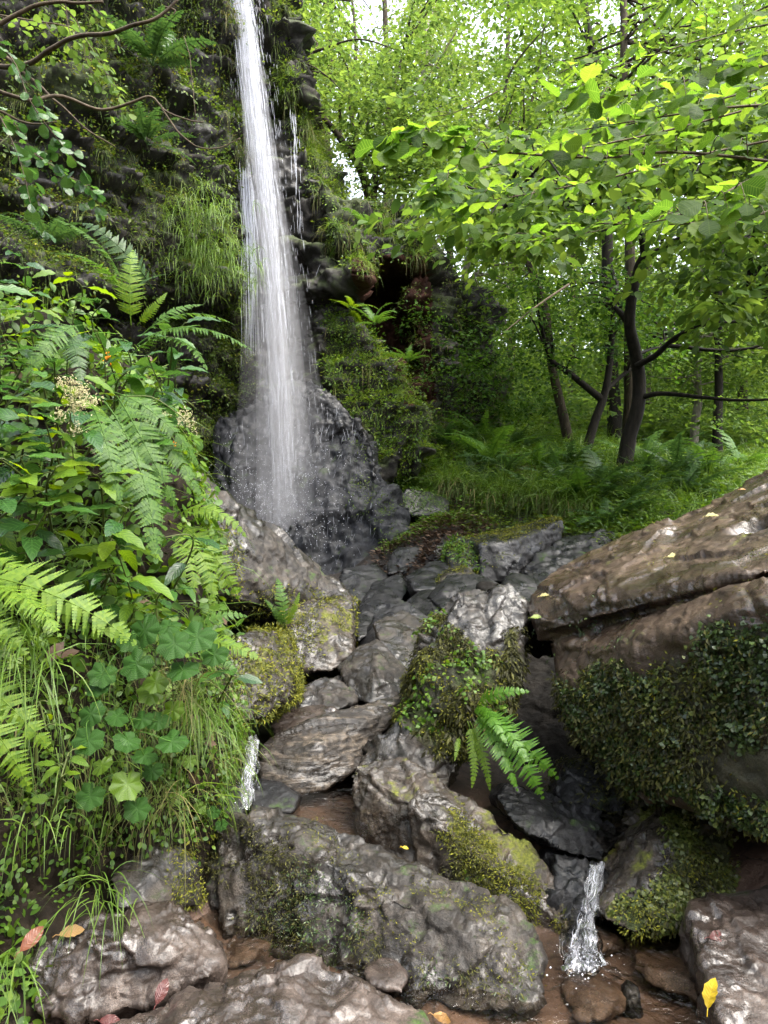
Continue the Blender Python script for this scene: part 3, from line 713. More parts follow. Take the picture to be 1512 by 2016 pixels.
rock("r7", "boulder", "huge brown wet slab boulder sloping up on the right with fallen leaves on it",
     [np.concatenate([PP([(1045, 1186, 3.35), (1085, 1148, 3.5), (1200, 1082, 3.6), (1322, 1028, 3.58), (1300, 1062, 3.3), (1326, 1112, 2.95), (1288, 1176, 2.62), (1160, 1223, 2.9), (1062, 1243, 3.1)]) + A(dx_, dy_, dz_) for dx_, dy_, dz_ in ((-.01, -.01, .04), (0, .05, -.06))]),
      np.concatenate([PP([(1038, 1190, 3.35), (1085, 1148, 3.5), (1200, 1082, 3.6), (1330, 1022, 3.6), (1512, 937, 3.55), (1800, 800, 3.4), (1060, 1245, 3.1), (1160, 1225, 2.9), (1290, 1178, 2.6), (1330, 1150, 2.55), (1512, 1125, 2.15), (1800, 1050, 1.9)]),
                      PP([(1070, 1262, 3.25), (1300, 1200, 2.85), (1512, 1160, 2.5), (1850, 1100, 2.3), (1100, 1230, 3.8), (1512, 1080, 4.1), (1900, 900, 4.1)])]),
      np.concatenate([PP([(1080, 1268, 3.12), (1200, 1235, 2.92), (1400, 1170, 2.38), (1512, 1140, 2.08), (1800, 1090, 1.85), (1095, 1310, 2.95), (1105, 1340, 2.8), (1330, 1240, 2.25), (1512, 1190, 1.98), (1800, 1150, 1.8)]),
                      PP([(1110, 1420, 2.75), (1200, 1500, 2.6), (1240, 1555, 2.55), (1330, 1560, 2.3), (1420, 1600, 2.12), (1512, 1640, 2.0), (1800, 1700, 1.85), (1350, 1400, 2.22), (1512, 1400, 1.96), (1800, 1400, 1.75)]),
                      PP([(1150, 1300, 3.8), (1300, 1500, 3.6), (1800, 1500, 3.4), (1800, 1150, 3.9)])])],
     "rock_slab", 0.010, 0.021, 4, 0.25, (0.8, 0.8, 1.6), BO, 2, 61, holes=[((1485, 1030, 2.75), (.12, .09, .05), .09), ((1345, 1215, 2.5), (.10, .06, .035), .05)])
rock("r8", "rock", "mossy rock with a bare pointed face right of the little cascade",
     [Qh([(1190, 1765, 2.28), (1232, 1690, 2.4), (1292, 1610, 2.55), (1340, 1578, 2.6), (1425, 1600, 2.5), (1448, 1680, 2.4), (1440, 1765, 2.25), (1350, 1805, 2.18), (1255, 1842, 2.14), (1192, 1812, 2.2), (1320, 1690, 2.3)], 0.35, 0.9, 0.1)],
     "rock_moss", 0.008, 0.02, 7, 0.3, None, BO, 2, 71)
rock("r9", "rock", "flat brown rock at the lower right corner with a red leaf",
     [Qh([(1358, 1775, 2.12), (1420, 1757, 2.2), (1512, 1747, 2.25), (1700, 1740, 2.25), (1355, 1800, 2.06), (1382, 1880, 1.93), (1402, 1965, 1.8), (1425, 2025, 1.72), (1480, 2100, 1.62), (1700, 2100, 1.6), (1500, 1900, 1.92)], 0.1, 0.95, 0.22)],
     "rock_brown", 0.008, 0.016, 7, 0.35, None, BO, 2, 81)
rock("r10", "rock", "blue black wet rock behind the little cascade under the green fern",
     [Qh([(975, 1570, 2.75), (1000, 1542, 2.85), (1080, 1568, 2.82), (1180, 1602, 2.75), (1235, 1650, 2.62), (1190, 1700, 2.5), (1090, 1672, 2.52), (1010, 1620, 2.6), (1110, 1620, 2.6)], 0.3, 0.9, 0.12)],
     "rock_dark", 0.009, 0.022, 7, 0.3, None, BO, 2, 91)
rock("r11", "rock", "small shiny rock that the little cascade runs over",
     [Qh([(1092, 1682, 2.48), (1150, 1690, 2.46), (1190, 1720, 2.4), (1190, 1790, 2.3), (1150, 1850, 2.2), (1105, 1850, 2.22), (1090, 1760, 2.36)], 0.25, 0.9, 0.1)],
     "rock_dark", 0.008, 0.018, 9, 0.3, None, BO, 2, 95)
rock("r12", "flat_rock", "tilted grey slab with a straight edge above the striped rock, upper of the two",
     [Qh([(735, 1228, 4.2), (790, 1197, 4.4), (855, 1232, 4.2), (845, 1290, 3.95), (812, 1345, 3.75), (790, 1310, 3.8), (745, 1262, 4.0)], 0.4, 0.85, 0.12)],
     "rock_grey", 0.012, 0.010, 5, 0.25, None, BO, 1, 101)
rock("r13", "flat_rock", "dull grey slab directly above the right end of the striped rock",
     [Qh([(662, 1312, 3.75), (700, 1277, 3.9), (742, 1257, 3.95), (802, 1312, 3.75), (816, 1352, 3.65), (790, 1380, 3.55), (728, 1386, 3.5), (690, 1365, 3.6), (740, 1320, 3.6)], 0.4, 0.85, 0.12)],
     "rock_grey", 0.011, 0.011, 6, 0.25, None, BO, 1, 107)
rock("r14", "boulder", "wet grey boulder under a mossy cap at the foot of the sloping slab",
     [Qh([(555, 1205, 4.1), (600, 1190, 4.3), (690, 1170, 4.45), (698, 1212, 4.3), (672, 1240, 4.1), (692, 1292, 3.95), (650, 1325, 3.85), (582, 1318, 3.85), (572, 1262, 3.95), (640, 1230, 4.05)], 0.5, 0.9, 0.15)],
     "rock_moss", 0.012, 0.025, 5, 0.3, None, BO, 2, 113)
rock("r15", "rock", "low blue grey rock beside the yellow mossy one",
     [Qh([(552, 1365, 3.55), (620, 1346, 3.7), (690, 1322, 3.75), (704, 1382, 3.5), (650, 1405, 3.4), (560, 1405, 3.4)], 0.35, 0.9, 0.12)],
     "rock_grey", 0.011, 0.02, 7, 0.3, None, BO, 2, 117)
rock("r16", "rock", "flat brown rock lying on the back of the striped rock",
     [Qh([(525, 1420, 3.3), (560, 1396, 3.4), (640, 1386, 3.45), (665, 1402, 3.35), (640, 1428, 3.2), (540, 1450, 3.1)], 0.25, 0.9, 0.1)],
     "rock_brown", 0.011, 0.014, 8, 0.3, None, BO, 2, 119)
rock("r17", "boulder", "bright yellow mossy boulder at the edge of the plant covered bank",
     [Qh([(455, 1262, 3.1), (490, 1240, 3.3), (540, 1242, 3.35), (566, 1302, 3.2), (572, 1372, 3.05), (525, 1415, 2.95), (470, 1425, 2.88), (440, 1400, 2.85), (430, 1310, 2.95), (500, 1320, 2.98)], 0.5, 0.9, 0.1)],
     "rock_moss", 0.011, 0.022, 7, 0.3, None, BO, 2, 123)
rock("r18", "boulder", "long sloping wet slab between the fern bank and the waterfall foot",
     [Qh([(330, 880, 3.75), (372, 922, 3.85), (420, 952, 4.0), (500, 1006, 4.3), (560, 1062, 4.55), (622, 1112, 4.75), (692, 1172, 4.9), (695, 1195, 4.75), (600, 1205, 4.4), (500, 1190, 4.0), (400, 1160, 3.7), (330, 1100, 3.5), (450, 1080, 3.95)], 1.0, 0.95, 0.5)],
     "rock_grey", 0.014, 0.03, 4, 0.3, (0.8, 1.2, 1.2), BO, 2, 127)
rock("r19", "flat_rock", "thick flat slab with a green mossy top at the foot of the far slope",
     [np.concatenate([PP([(930, 1062, 6.6), (960, 1050, 6.75), (1092, 1016, 7.0), (1108, 1024, 6.8), (1015, 1064, 6.35), (945, 1074, 6.3), (948, 1150, 6.2), (1015, 1145, 6.25), (1106, 1085, 6.7), (930, 1140, 6.5)]), PP([(960, 1130, 7.4), (1100, 1070, 7.6), (970, 1060, 7.3), (1095, 1030, 7.6)])]),
      Qh([(880, 1085, 6.5), (900, 1060, 6.7), (945, 1062, 6.6), (950, 1120, 6.25), (890, 1130, 6.3)], .4, .9, .15)],
     "rock_dark", 0.018, 0.02, 5, 0.25, None, BO, 2, 131)  # dark rock colour puts the shade of the slab's front into the material
rock("r20", "boulder", "low black boulder in deep shade right of the mossy topped slab",
     [Qh([(1030, 1120, 6.2), (1110, 1052, 6.7), (1200, 1038, 6.8), (1240, 1090, 6.4), (1200, 1160, 5.9), (1060, 1165, 5.8)], 0.8, 0.9, 0.3)],
     "rock_dark", 0.02, 0.05, 4, 0.3, None, BO, 2, 137)
SM = "small dark rocks below the waterfall"
k = 0
for key, nm, lab, pts, mt in [
    ("s1", "rock", "small dark rock highest of those below the waterfall foot", [(757, 1112, 7), (780, 1080, 7.2), (822, 1076, 7.2), (832, 1105, 7), (800, 1125, 6.8), (765, 1130, 6.8)], "rock_dark"),
    ("s2", "flat_rock", "flat black slab shaped like a table above the wet crowned boulder", [(800, 1135, 6.2), (855, 1108, 6.5), (925, 1118, 6.4), (945, 1140, 6.2), (900, 1165, 5.9), (815, 1165, 5.9)], "rock_dark"),
    ("s3", "rock", "leaning black rock at the very base of the waterfall spray", [(705, 1190, 6.2), (735, 1148, 6.5), (790, 1128, 6.6), (806, 1160, 6.3), (780, 1200, 6.0), (720, 1215, 5.9)], "rock_dark"),
    ("s4", "flat_rock", "dark low slab just left of the wet crowned boulder top", [(795, 1185, 5.4), (830, 1160, 5.6), (905, 1160, 5.5), (900, 1200, 5.1), (840, 1222, 4.9), (800, 1215, 5.0)], "rock_dark"),
    ("s5", "rock", "wet rock peeping out between crowned boulder and huge slab", [(985, 1160, 5.2), (1000, 1122, 5.5), (1050, 1128, 5.5), (1082, 1155, 5.3), (1050, 1190, 4.9), (1000, 1190, 4.9)], "rock_dark"),
    ("s6", "rock", "dark rock with a green mossy lid beside the leaf litter path", [(772, 985, 8.7), (800, 960, 8.8), (850, 965, 8.9), (885, 990, 8.8), (880, 1008, 8.6), (830, 1018, 8.5), (790, 1010, 8.5)], "rock_dark"),
    ("s7", "rock", "small black rock beside the grey boulder with mossy cap", [(690, 1230, 4.9), (715, 1200, 5.1), (745, 1205, 5.1), (740, 1240, 4.8), (705, 1262, 4.6)], "rock_dark"),
    ("s8", "rock", "grey humped rock just left of the mossy topped slab", [(862, 1150, 6.0), (885, 1118, 6.2), (925, 1118, 6.1), (945, 1142, 5.9), (920, 1165, 5.8)], "rock_grey"),
    ("s9", "rock", "black wet rock beside the thin trickle at the bank edge", [(480, 1560, 2.7), (500, 1535, 2.78), (545, 1540, 2.78), (590, 1568, 2.68), (575, 1600, 2.58), (500, 1605, 2.56)], "rock_dark"),
    ("s10", "rock", "dark rock tucked between bank edge and long dark boulder", [(405, 1600, 2.55), (425, 1545, 2.65), (470, 1545, 2.68), (480, 1600, 2.55), (440, 1625, 2.48)], "rock_dark"),
    ("s11", "rock", "small red brown stone in the pool behind the pale boulder", [(712, 1912, 1.98), (745, 1888, 2.02), (785, 1892, 2.02), (805, 1925, 1.95), (790, 1955, 1.9), (730, 1945, 1.9)], "rock_brown"),
    ("s12", "rock", "purple dark stone set in the bank above the lower left rock", [(215, 1720, 2.15), (280, 1670, 2.25), (350, 1665, 2.3), (392, 1700, 2.32), (392, 1780, 2.28), (300, 1795, 2.1), (225, 1790, 2.02)], "rock_grey"),
    ("s14", "boulder", "angular black boulder left of the slab shaped like a table", [(690, 1225, 5.6), (720, 1165, 5.9), (775, 1160, 5.9), (800, 1190, 5.6), (790, 1235, 5.3), (730, 1255, 5.2)], "rock_dark"),
    ("s15", "boulder", "dark angular block in front of the low humped grey rock", [(840, 1175, 5.3), (880, 1130, 5.6), (950, 1128, 5.6), (985, 1150, 5.4), (960, 1190, 5.1), (870, 1200, 5.0)], "rock_dark"),
    ("s16", "boulder", "black block at the end of the sloping slab under the spray", [(640, 1165, 6.6), (680, 1120, 6.9), (740, 1110, 7.0), (770, 1140, 6.8), (740, 1180, 6.5), (670, 1195, 6.3)], "rock_dark"),
    ("s17", "boulder", "dark tilted block behind the grey slab pair", [(700, 1270, 4.7), (735, 1205, 4.9), (800, 1180, 5.0), (850, 1215, 4.8), (820, 1250, 4.6), (740, 1290, 4.4)], "rock_dark"),
    ("s18", "boulder", "black block on the left of the path foot", [(840, 1100, 6.9), (870, 1062, 7.2), (915, 1060, 7.2), (930, 1095, 6.9), (890, 1120, 6.7)], "rock_dark"),
    ("s13", "rock", "filler rock coloured dark for the shade under the overhang of the mossy right boulder", [(1090, 1560, 3.0), (1110, 1500, 3.1), (1180, 1490, 3.1), (1240, 1560, 2.9), (1230, 1620, 2.75), (1130, 1600, 2.85)], "rock_dark"),  # dark colour stands in for shade in the recess
    ]:
    k += 7
    dm = np.mean([p[2] for p in pts])
    rock(key, nm, lab, [Qh(pts, 0.07 * dm, 0.9, 0.03 * dm)], mt, max(0.008, 0.0032 * dm), 0.0032 * dm, 16 / dm, 0.3, None, SM, 2, 200 + k)
rock("hollow", "boulder", "added filler boulder coloured black for the shade in the hollow between the tall mossy boulder and the huge slab", [Qh([(985, 1225, 4.9), (1090, 1215, 4.9), (1290, 1240, 4.5), (1300, 1560, 3.7), (1180, 1620, 3.5), (1060, 1600, 3.5), (960, 1560, 3.6), (980, 1400, 4.2)], 0.6, 0.95, 0.2),
                Qh([(1022, 1222, 3.42), (1075, 1232, 3.4), (1110, 1262, 3.4), (1100, 1300, 3.45), (1040, 1288, 3.45)], 1.5, 1.0, -0.02)],  # added wedge roofs the gap against sky light
     "hollow_shade", 0.014, 0.03, 5, 0.3, None, BO, 2, 290)
rock("step", "rock_step", "dark wet ledge with dripping lip right of the falling water", [np.concatenate([PP([(590, 770, 9.3), (640, 765, 9.25), (700, 820, 8.9), (735, 880, 8.7), (738, 950, 8.6), (690, 950, 8.75), (620, 850, 9.1)]), PP([(640, 780, 10), (740, 900, 9.6), (740, 980, 9.5)])])],
     "rock_dark", 0.02, 0.06, 4, 0.3, (1, 1, 1.5), None, 1, 310, cat="rock face")
rock("apron", "rock_apron", "stepped black wet rock face that the waterfall splashes down", [
    np.concatenate([PP([(430, 830, 9.4), (560, 770, 9.5), (600, 738, 9.55), (665, 775, 9.3), (728, 870, 8.9), (760, 950, 8.6), (800, 1060, 8.2), (790, 1130, 7.9), (690, 1165, 7.9), (600, 1110, 8.1), (500, 1030, 8.6), (420, 940, 9.2), (600, 900, 9.2), (620, 1000, 8.7)]),
                    PP([(430, 1150, 10.5), (780, 1150, 9.5), (700, 800, 10.5), (450, 850, 10.5)])])],
     "rock_apron", 0.03, 0.10, 2.6, 0.35, (1.5, 1.5, 0.8), None, 1, 300, cat="rock face", ridge=0.022)

# ------------------------------------------------------------------ water
def sheet(name, poly, z, label, seed):
    """a water surface with a little depth of ripple, following its pool's outline"""
    pts = np.array(poly, float); lo, hi = pts.min(0) - .02, pts.max(0) + .02
    st = 0.02
    xs = np.arange(lo[0], hi[0], st); ys = np.arange(lo[1], hi[1], st)
    X, Y = np.meshgrid(xs, ys); q = np.stack([X.ravel(), Y.ravel(), np.zeros(X.size)], 1)
    Z = z + 0.003 * fbm(q * 9, 3, seed)
    ins = inpoly(X.ravel(), Y.ravel(), [tuple(p) for p in poly])
    nx = len(xs)
    i = (np.arange(nx - 1)[None, :] + np.arange(len(ys) - 1)[:, None] * nx)
    F = np.stack([i, i + 1, i + nx + 1, i + nx], 2).reshape(-1, 4)
    F = F[ins[F].all(1)]
    V = np.stack([X.ravel(), Y.ravel(), Z], 1)
    used = np.unique(F); mp = -np.ones(len(V), int); mp[used] = np.arange(len(used))
    o = MB().add(V[used], mp[F]).obj(name, MT["water"])
    return setp(o, label, None, None, "structure")
sheet("water", [(-1.1, .9), (1.9, .9), (1.9, 2.0), (1.2, 2.45), (.75, 2.45), (.5, 2.2), (0, 2.3), (-.35, 2.45), (-.62, 2.5), (-.75, 2.1)], 0.0, "shallow clear brown pool in front", 3)
sheet("water", [(-.5, 2.5), (-.05, 2.4), (.02, 2.75), (-.02, 3.1), (-.3, 3.1), (-.62, 3.0)], 0.195, "small upper pool behind the long boulder", 5)
sheet("water", [(.78, 2.42), (1.0, 2.5), (1.12, 2.8), (1.05, 3.1), (.8, 3.0)], 0.115, "tiny dark pool above the little cascade", 7)

def strands(mb, paths, r, sides=3):
    for p in paths: tube(mb, p, r, sides, False)
def droplets(mb, pos, r):
    O = np.array([(1, 0, 0), (-1, 0, 0), (0, 1, 0), (0, -1, 0), (0, 0, 1), (0, 0, -1)], float)
    T = np.array([(0, 2, 4), (2, 1, 4), (1, 3, 4), (3, 0, 4), (2, 0, 5), (1, 2, 5), (3, 1, 5), (0, 3, 5)])
    r = np.broadcast_to(r, (len(pos),))
    V = (pos[:, None] + O[None] * r[:, None, None]).reshape(-1, 3)
    mb.add(V, None, (T[None] + np.arange(len(pos))[:, None, None] * 6).reshape(-1, 3))
def fall_lines(n, us, vs, d, spread0, spread1, seed, lmin, lmax, r, wob=0.02):
    """n falling filaments round a centre line through (us, vs) at depth d; each covers a stretch of it"""
    g = np.random.default_rng(seed); mb = MB()
    c = PP([(u, v, dd) for u, v, dd in zip(us, vs, d)])
    L = spline(c, 200)
    t0 = g.random(n) ** 1.8 * (1 - lmin); ln = lmin + (lmax - lmin) * g.random(n) ** 2
    a = np.clip(g.normal(size=n), -2.2, 2.2); b = g.normal(size=n) * 0.5
    for i in range(n):
        k = max(4, int(ln[i] * 26)); tt = np.clip(np.linspace(t0[i], min(1, t0[i] + ln[i]), k), 0, 1)
        base = L[(tt * 199).astype(int)]
        sp = spread0 + (spread1 - spread0) * tt ** 0.8
        off = np.stack([a[i] * sp + wob * np.sin(tt * 9 + i), b[i] * sp, np.zeros(k)], 1)
        tube(mb, base + off, r * (0.6 + 0.8 * g.random()) * np.sin(np.linspace(0.25, math.pi - 0.25, k)) * (1 - 0.55 * t0[i]), 3, False)
    return mb
wf = empty("waterfall", P(560, 1100, 9.4), "tall thin white waterfall dropping down the cliff in a veil", "waterfall")
us = [452, 478, 505, 530, 547, 558, 564, 566]; vs = [-120, 30, 250, 470, 680, 900, 1020, 1120]; ds = [9.0, 9.0, 9.0, 9.0, 8.95, 8.75, 8.5, 8.2]
m = fall_lines(380, us, vs, ds, 0.045, 0.10, 1, 0.008, 0.06, 0.0032)
m.obj("main_stream", MT["foam"], wf)
m = fall_lines(2300, us, vs, ds, 0.05, 0.13, 12, 0.02, 0.10, 0.0045)
m.obj("soft_stream", MT["foam_soft"], wf)
m = fall_lines(520, us[:5], vs[:5], ds[:5], 0.045, 0.075, 11, 0.02, 0.12, 0.0042)
m.obj("upper_stream", MT["foam"], wf)
m = fall_lines(2400, [u + 6 for u in us], vs, ds, 0.07, 0.30, 2, 0.003, 0.02, 0.0024)
m.obj("spray", MT["foam_thin"], wf)
def veil(name, r0, r1, dens, dx=0, k0=0):
    L = spline(PP([(u + dx, v, d) for u, v, d in zip(us, vs, ds)]), 40)[k0:36]; mb = MB()
    tube(mb, L, r0 + (r1 - r0) * np.linspace(0, 1, len(L)) ** .8, 16, 2)
    m_, t, N, L_, out = nodes("falling_mist"); v = N("VolumePrincipled"); v.inputs["Density"].default_value = dens; v.inputs["Color"].default_value = (.93, .94, .98, 1); v.inputs["Anisotropy"].default_value = 0.2
    L_(v.outputs[0], out.inputs[1])
    return mb.obj(name, m_, wf)
veil("veil", 0.08, 0.17, 2.2); veil("mist", 0.10, 0.42, 0.5, 2, 4); veil("mist", 0.2, 0.8, 0.11, 0, 14)
m = fall_lines(140, [482, 490, 494, 496], [330, 450, 560, 700], [9.2, 9.2, 9.2, 9.2], 0.045, 0.06, 3, 0.1, 0.6, 0.004, 0.004); m.obj("side_trickle", MT["foam"], wf)
m = fall_lines(46, [576, 582, 585], [215, 330, 460], [9.7, 9.65, 9.6], 0.025, 0.04, 4, 0.05, 0.3, 0.0026, 0.006); m.obj("side_trickle", MT["foam"], wf)
gg = np.random.default_rng(5)
V_, Q_, T_ = ROCK["apron"][1:]
# thin runs of water over the stepped face
def cling(V, Q, T, keep, n, ln, r, seed, step=0.03, jitter=0.15):
    g = np.random.default_rng(seed); p, nn = sample(V, Q, T, n, keep, g); mb = MB()
    for i in range(len(p)):
        q = p[i] + nn[i] * 0.012; pts = [q]; dr = nrm(A(0, 0, -1) + nn[i] * 0.45 + g.normal(size=3) * jitter * A(1, .3, .2))
        for k_ in range(int(ln * (0.4 + g.random()) / step) + 2):
            q = q + dr * step; dr = nrm(dr + A(0, 0, -.1)); pts.append(q)
        tube(mb, pts, r * (0.5 + g.random()) * np.sin(np.linspace(0.3, math.pi - 0.2, len(pts))), 3, False)
    return mb
def kp(poly, nz=(-1, 1), ny=0.35):
    def f(p, n):
        u, v = proj(p)
        return inpoly(u, v, poly) & (n[:, 1] < ny) & (n[:, 2] > nz[0]) & (n[:, 2] < nz[1])
    return f
m = cling(V_, Q_, T_, kp([(430, 740), (640, 740), (740, 900), (760, 1100), (640, 1150), (420, 900)]), 1500, 0.08, 0.0014, 8)
m.obj("rivulets", MT["foam_thin"], wf)
m = cling(*ROCK["step"][1:], kp([(580, 750), (700, 780), (760, 980), (600, 980)]), 260, 0.12, 0.0018, 18)
m.obj("rivulets", MT["foam_thin"], wf)
m = cling(CV, CQ, CTR, kp([(560, 430), (700, 510), (700, 560), (640, 600), (560, 600)]), 700, 0.14, 0.003, 9)
m2 = cling(CV, CQ, CTR, kp([(500, 560), (640, 600), (650, 760), (480, 800)]), 500, 0.2, 0.003, 10)
m.V += m2.V; m.Q += [q + m.n for q in m2.Q]; m.UV += m2.UV
m.obj("rivulets", MT["foam_thin"], wf)
# low splash at the foot
pos = PP([(560 + gg.normal() * 70, 1020 + gg.normal() * 70, 8.0 + gg.random() * .9) for _ in range(2600)])
mb = MB(); droplets(mb, pos, 0.0022 + 0.003 * gg.random(len(pos))); mb.obj("splash", MT["foam"], wf)

def cascade(name, label, path, width, n, seed, foam_r, drops=120, r=0.0035):
    g = np.random.default_rng(seed); c = PP(path); L = spline(c, 60)
    th = empty(name, c[-1], label, "cascade"); mb = MB()
    rb = MB(); kk = np.arange(60); w_ = width * (1.1 + 0.5 * np.sin(kk * .35) + kk / 60)        # clear sheet of water under the white streaks
    for o_ in (-.5, .5): 
        cc = L + A(1, 0, 0) * (w_ * o_)[:, None] + 0.008 * np.stack([vn(L * 40, seed), vn(L * 40, seed + 1), vn(L * 40, seed + 2)], 1)
        tube(rb, cc, w_ * 0.8 * np.sin(np.linspace(.35, math.pi - .6, 60)), 8, True)
    rb.obj("clear_water", MT["water_thin"], th)
    for lay in range(3):
        nv, nu = 50, 9; tt = np.linspace(0, 1, nv); cc = L[(tt * 59).astype(int)]; wv = width * (1.0 + 1.6 * tt ** 2 + 0.35 * np.sin(tt * 9 + lay * 2)) * (1 - .25 * lay)
        xx = np.linspace(-1, 1, nu); Vs = cc[:, None, :] + wv[:, None, None] * xx[None, :, None] * A(1, .15, 0) + A(0, -.012 - .008 * lay, .01)
        Vs[:, :, 1] -= (0.012 * (1 - xx ** 2))[None, :]; Vs = Vs.reshape(-1, 3); Vs = Vs + 0.010 * np.stack([vn(Vs * A(45, 45, 16), seed + lay), vn(Vs * A(50, 50, 18), seed + 5 + lay), 0.6 * vn(Vs * A(50, 50, 18), seed + 9 + lay)], 1)
        ii = (np.arange(nu - 1)[None, :] + np.arange(nv - 1)[:, None] * nu); Qs = np.stack([ii, ii + 1, ii + nu + 1, ii + nu], 2).reshape(-1, 4)
        uvs = np.stack([np.tile(xx, nv) + lay * 3.7, np.repeat(tt, nu) + seed], 1)
        sb = MB().add(Vs, Qs, None, uvs); sb.obj("water_sheet", MT["foam_sheet"], th)
    for i in range(n):
        a = g.random() * .9; b = min(1, a + 0.08 + 0.22 * g.random()); kk = np.linspace(a, b, 10)
        ln = L[(kk * 59).astype(int)] + g.normal(size=3) * width * A(1.1, .6, .25) * (0.6 + 0.9 * kk)[:, None]
        ln = ln + 0.012 * np.stack([vn(ln * 30, i), vn(ln * 30, i + 1), vn(ln * 30, i + 2)], 1)
        tube(mb, ln, r * (0.3 + g.random()) * np.sin(np.linspace(0.1, math.pi - 0.1, 10)), 5, False)
    mb.obj("falling_water", MT["foam_thin"], th)
    mb = MB(); q = L[-1] + g.normal(size=(drops, 3)) * A(foam_r, foam_r * .8, 0.012); q[:, 2] = c[-1, 2] + np.abs(q[:, 2] - c[-1, 2]) + .006; droplets(mb, q, 0.0012 + 0.0025 * g.random(drops) ** 3)
    mb.obj("foam", MT["foam"], th)
    return th
cascade("cascade", "little white cascade tumbling between two mossy rocks into the front pool", [(1172, 1700, 2.42), (1165, 1760, 2.33), (1150, 1820, 2.22), (1145, 1870, 2.12), (1148, 1905, 2.033)], 0.024, 46, 21, 0.05, 110, 0.0013)
cascade("cascade", "thin clear trickle dropping beside the striped rock at the bank edge", [(500, 1450, 2.95), (495, 1500, 2.83), (485, 1545, 2.72), (475, 1590, 2.6)], 0.016, 30, 22, 0.045, 50, 0.0012)

# ------------------------------------------------------------------ leaf templates
LEAF_NEAR = [leaf_tpl(0.80, 10, 0.10, 0.12, 0.55, 0.04, 0.52, .06), leaf_tpl(0.72, 10, 0.16, 0.25, 0.6, 0.04, 0.53, .1), leaf_tpl(0.86, 10, 0.06, 0.02, 0.5, 0.04, 0.5, .08)]
LEAF_MID = [leaf_tpl(0.6, 4, 0.12, 0.15, 0.8), leaf_tpl(0.55, 4, 0.2, 0.3, 0.8)]
LEAF_BROAD = [leaf_tpl(0.42, 9, 0.16, 0.30, 0.9, 0.07, 0.42, .15), leaf_tpl(0.38, 9, 0.22, 0.5, 0.9, 0.07, 0.42, .2), leaf_tpl(0.46, 9, 0.10, 0.18, 0.85, 0.07, 0.42, .12)]
RH = rhomb_tpl(0.6, 0.12); RHN = rhomb_tpl(0.35, 0.08)
LOBE = lobed_tpl(7, 0.17, 84, 0.09, 0.65); LOBE_S = lobed_tpl(5, 0.35, 30, 0.1, 0.8)

def leaves_at(mb, pos, axis, up, size, tpls, g):
    if len(pos) == 0: return
    k = g.integers(0, len(tpls), len(pos))
    for i, t in enumerate(tpls):
        q = k == i
        if q.any(): scatter(mb, t, pos[q], np.broadcast_to(axis, pos.shape)[q], np.broadcast_to(up, pos.shape)[q], np.broadcast_to(size, (len(pos),))[q])

# ------------------------------------------------------------------ trees
TREES = "trees of the wood beyond the stream"
GAPS = [[(690, -200), (770, -200), (765, 60), (705, 60)], [(645, 280), (668, 282), (668, 325), (648, 325)], [(815, 420), (850, 420), (850, 540), (820, 540)], [(1095, 55), (1130, 55), (1130, 100), (1095, 100)], [(1200, 20), (1250, 20), (1250, 90), (1200, 90)],
        [(920, 530), (945, 530), (945, 580), (920, 580)], [(930, 20), (990, 20), (990, 80), (930, 80)], [(1360, 165), (1385, 165), (1385, 185), (1360, 185)], [(1270, 60), (1300, 60), (1300, 85), (1270, 85)], [(975, 90), (1000, 90), (1000, 120), (975, 120)], [(1160, 20), (1185, 20), (1185, 60), (1160, 60)]]
def clumps(poly, d0, d1, n, g, gaps=True):
    out = []
    us_ = [p[0] for p in poly]; vs_ = [p[1] for p in poly]
    while len(out) < n:
        u = g.uniform(min(us_), max(us_), 400); v = g.uniform(min(vs_), max(vs_), 400)
        ok = inpoly(u, v, poly)
        if gaps:
            mg = 0.55 * FPX / ((d0 + d1) / 2) * (1 if d1 > 9.5 else .4)
            for q in GAPS:
                for ou, ov in ((0, 0), (mg, 0), (-mg, 0), (0, mg), (0, -mg)): ok &= ~inpoly(u + ou, v + ov, q)
        for a, b in zip(u[ok], v[ok]): out.append(P(a, b, g.uniform(d0, d1)))
    return np.array(out[:n])
def crown_leaves(mb, centres, per, rad, flat, size, g, tpls=None):
    N = len(centres) * per
    c = np.repeat(centres, per, 0)
    th = g.random(N) * 2 * math.pi; rr = np.sqrt(g.random(N)) * rad * np.repeat(0.6 + 0.8 * g.random(len(centres)), per)
    tilt = np.repeat(g.normal(size=(len(centres), 2)) * 0.25, per, 0)
    off = np.stack([np.cos(th) * rr, np.sin(th) * rr, g.normal(size=N) * flat * rad], 1)
    off[:, 2] += off[:, 0] * tilt[:, 0] + off[:, 1] * tilt[:, 1] - 0.25 * rr * rr / rad
    ax = np.stack([np.cos(th + g.normal(size=N) * 0.9), np.sin(th + g.normal(size=N) * 0.9), -0.35 + 0.35 * g.normal(size=N)], 1)
    up = np.stack([g.normal(size=N) * 0.45, g.normal(size=N) * 0.45 - 0.15, np.ones(N)], 1)
    leaves_at(mb, c + off, ax, up, size * (0.6 + 0.7 * g.random(N)), tpls or [RH], g)
def limbs(mb, start, ends, r, g, sag=0.12, sides=4):
    for e in ends:
        m_ = (start + e) / 2 + g.normal(size=3) * 0.12 * np.linalg.norm(e - start) + A(0, 0, sag)
        L = spline([start, m_, e], 9)
        tube(mb, L, np.linspace(r, r * 0.2, 9), sides, False)
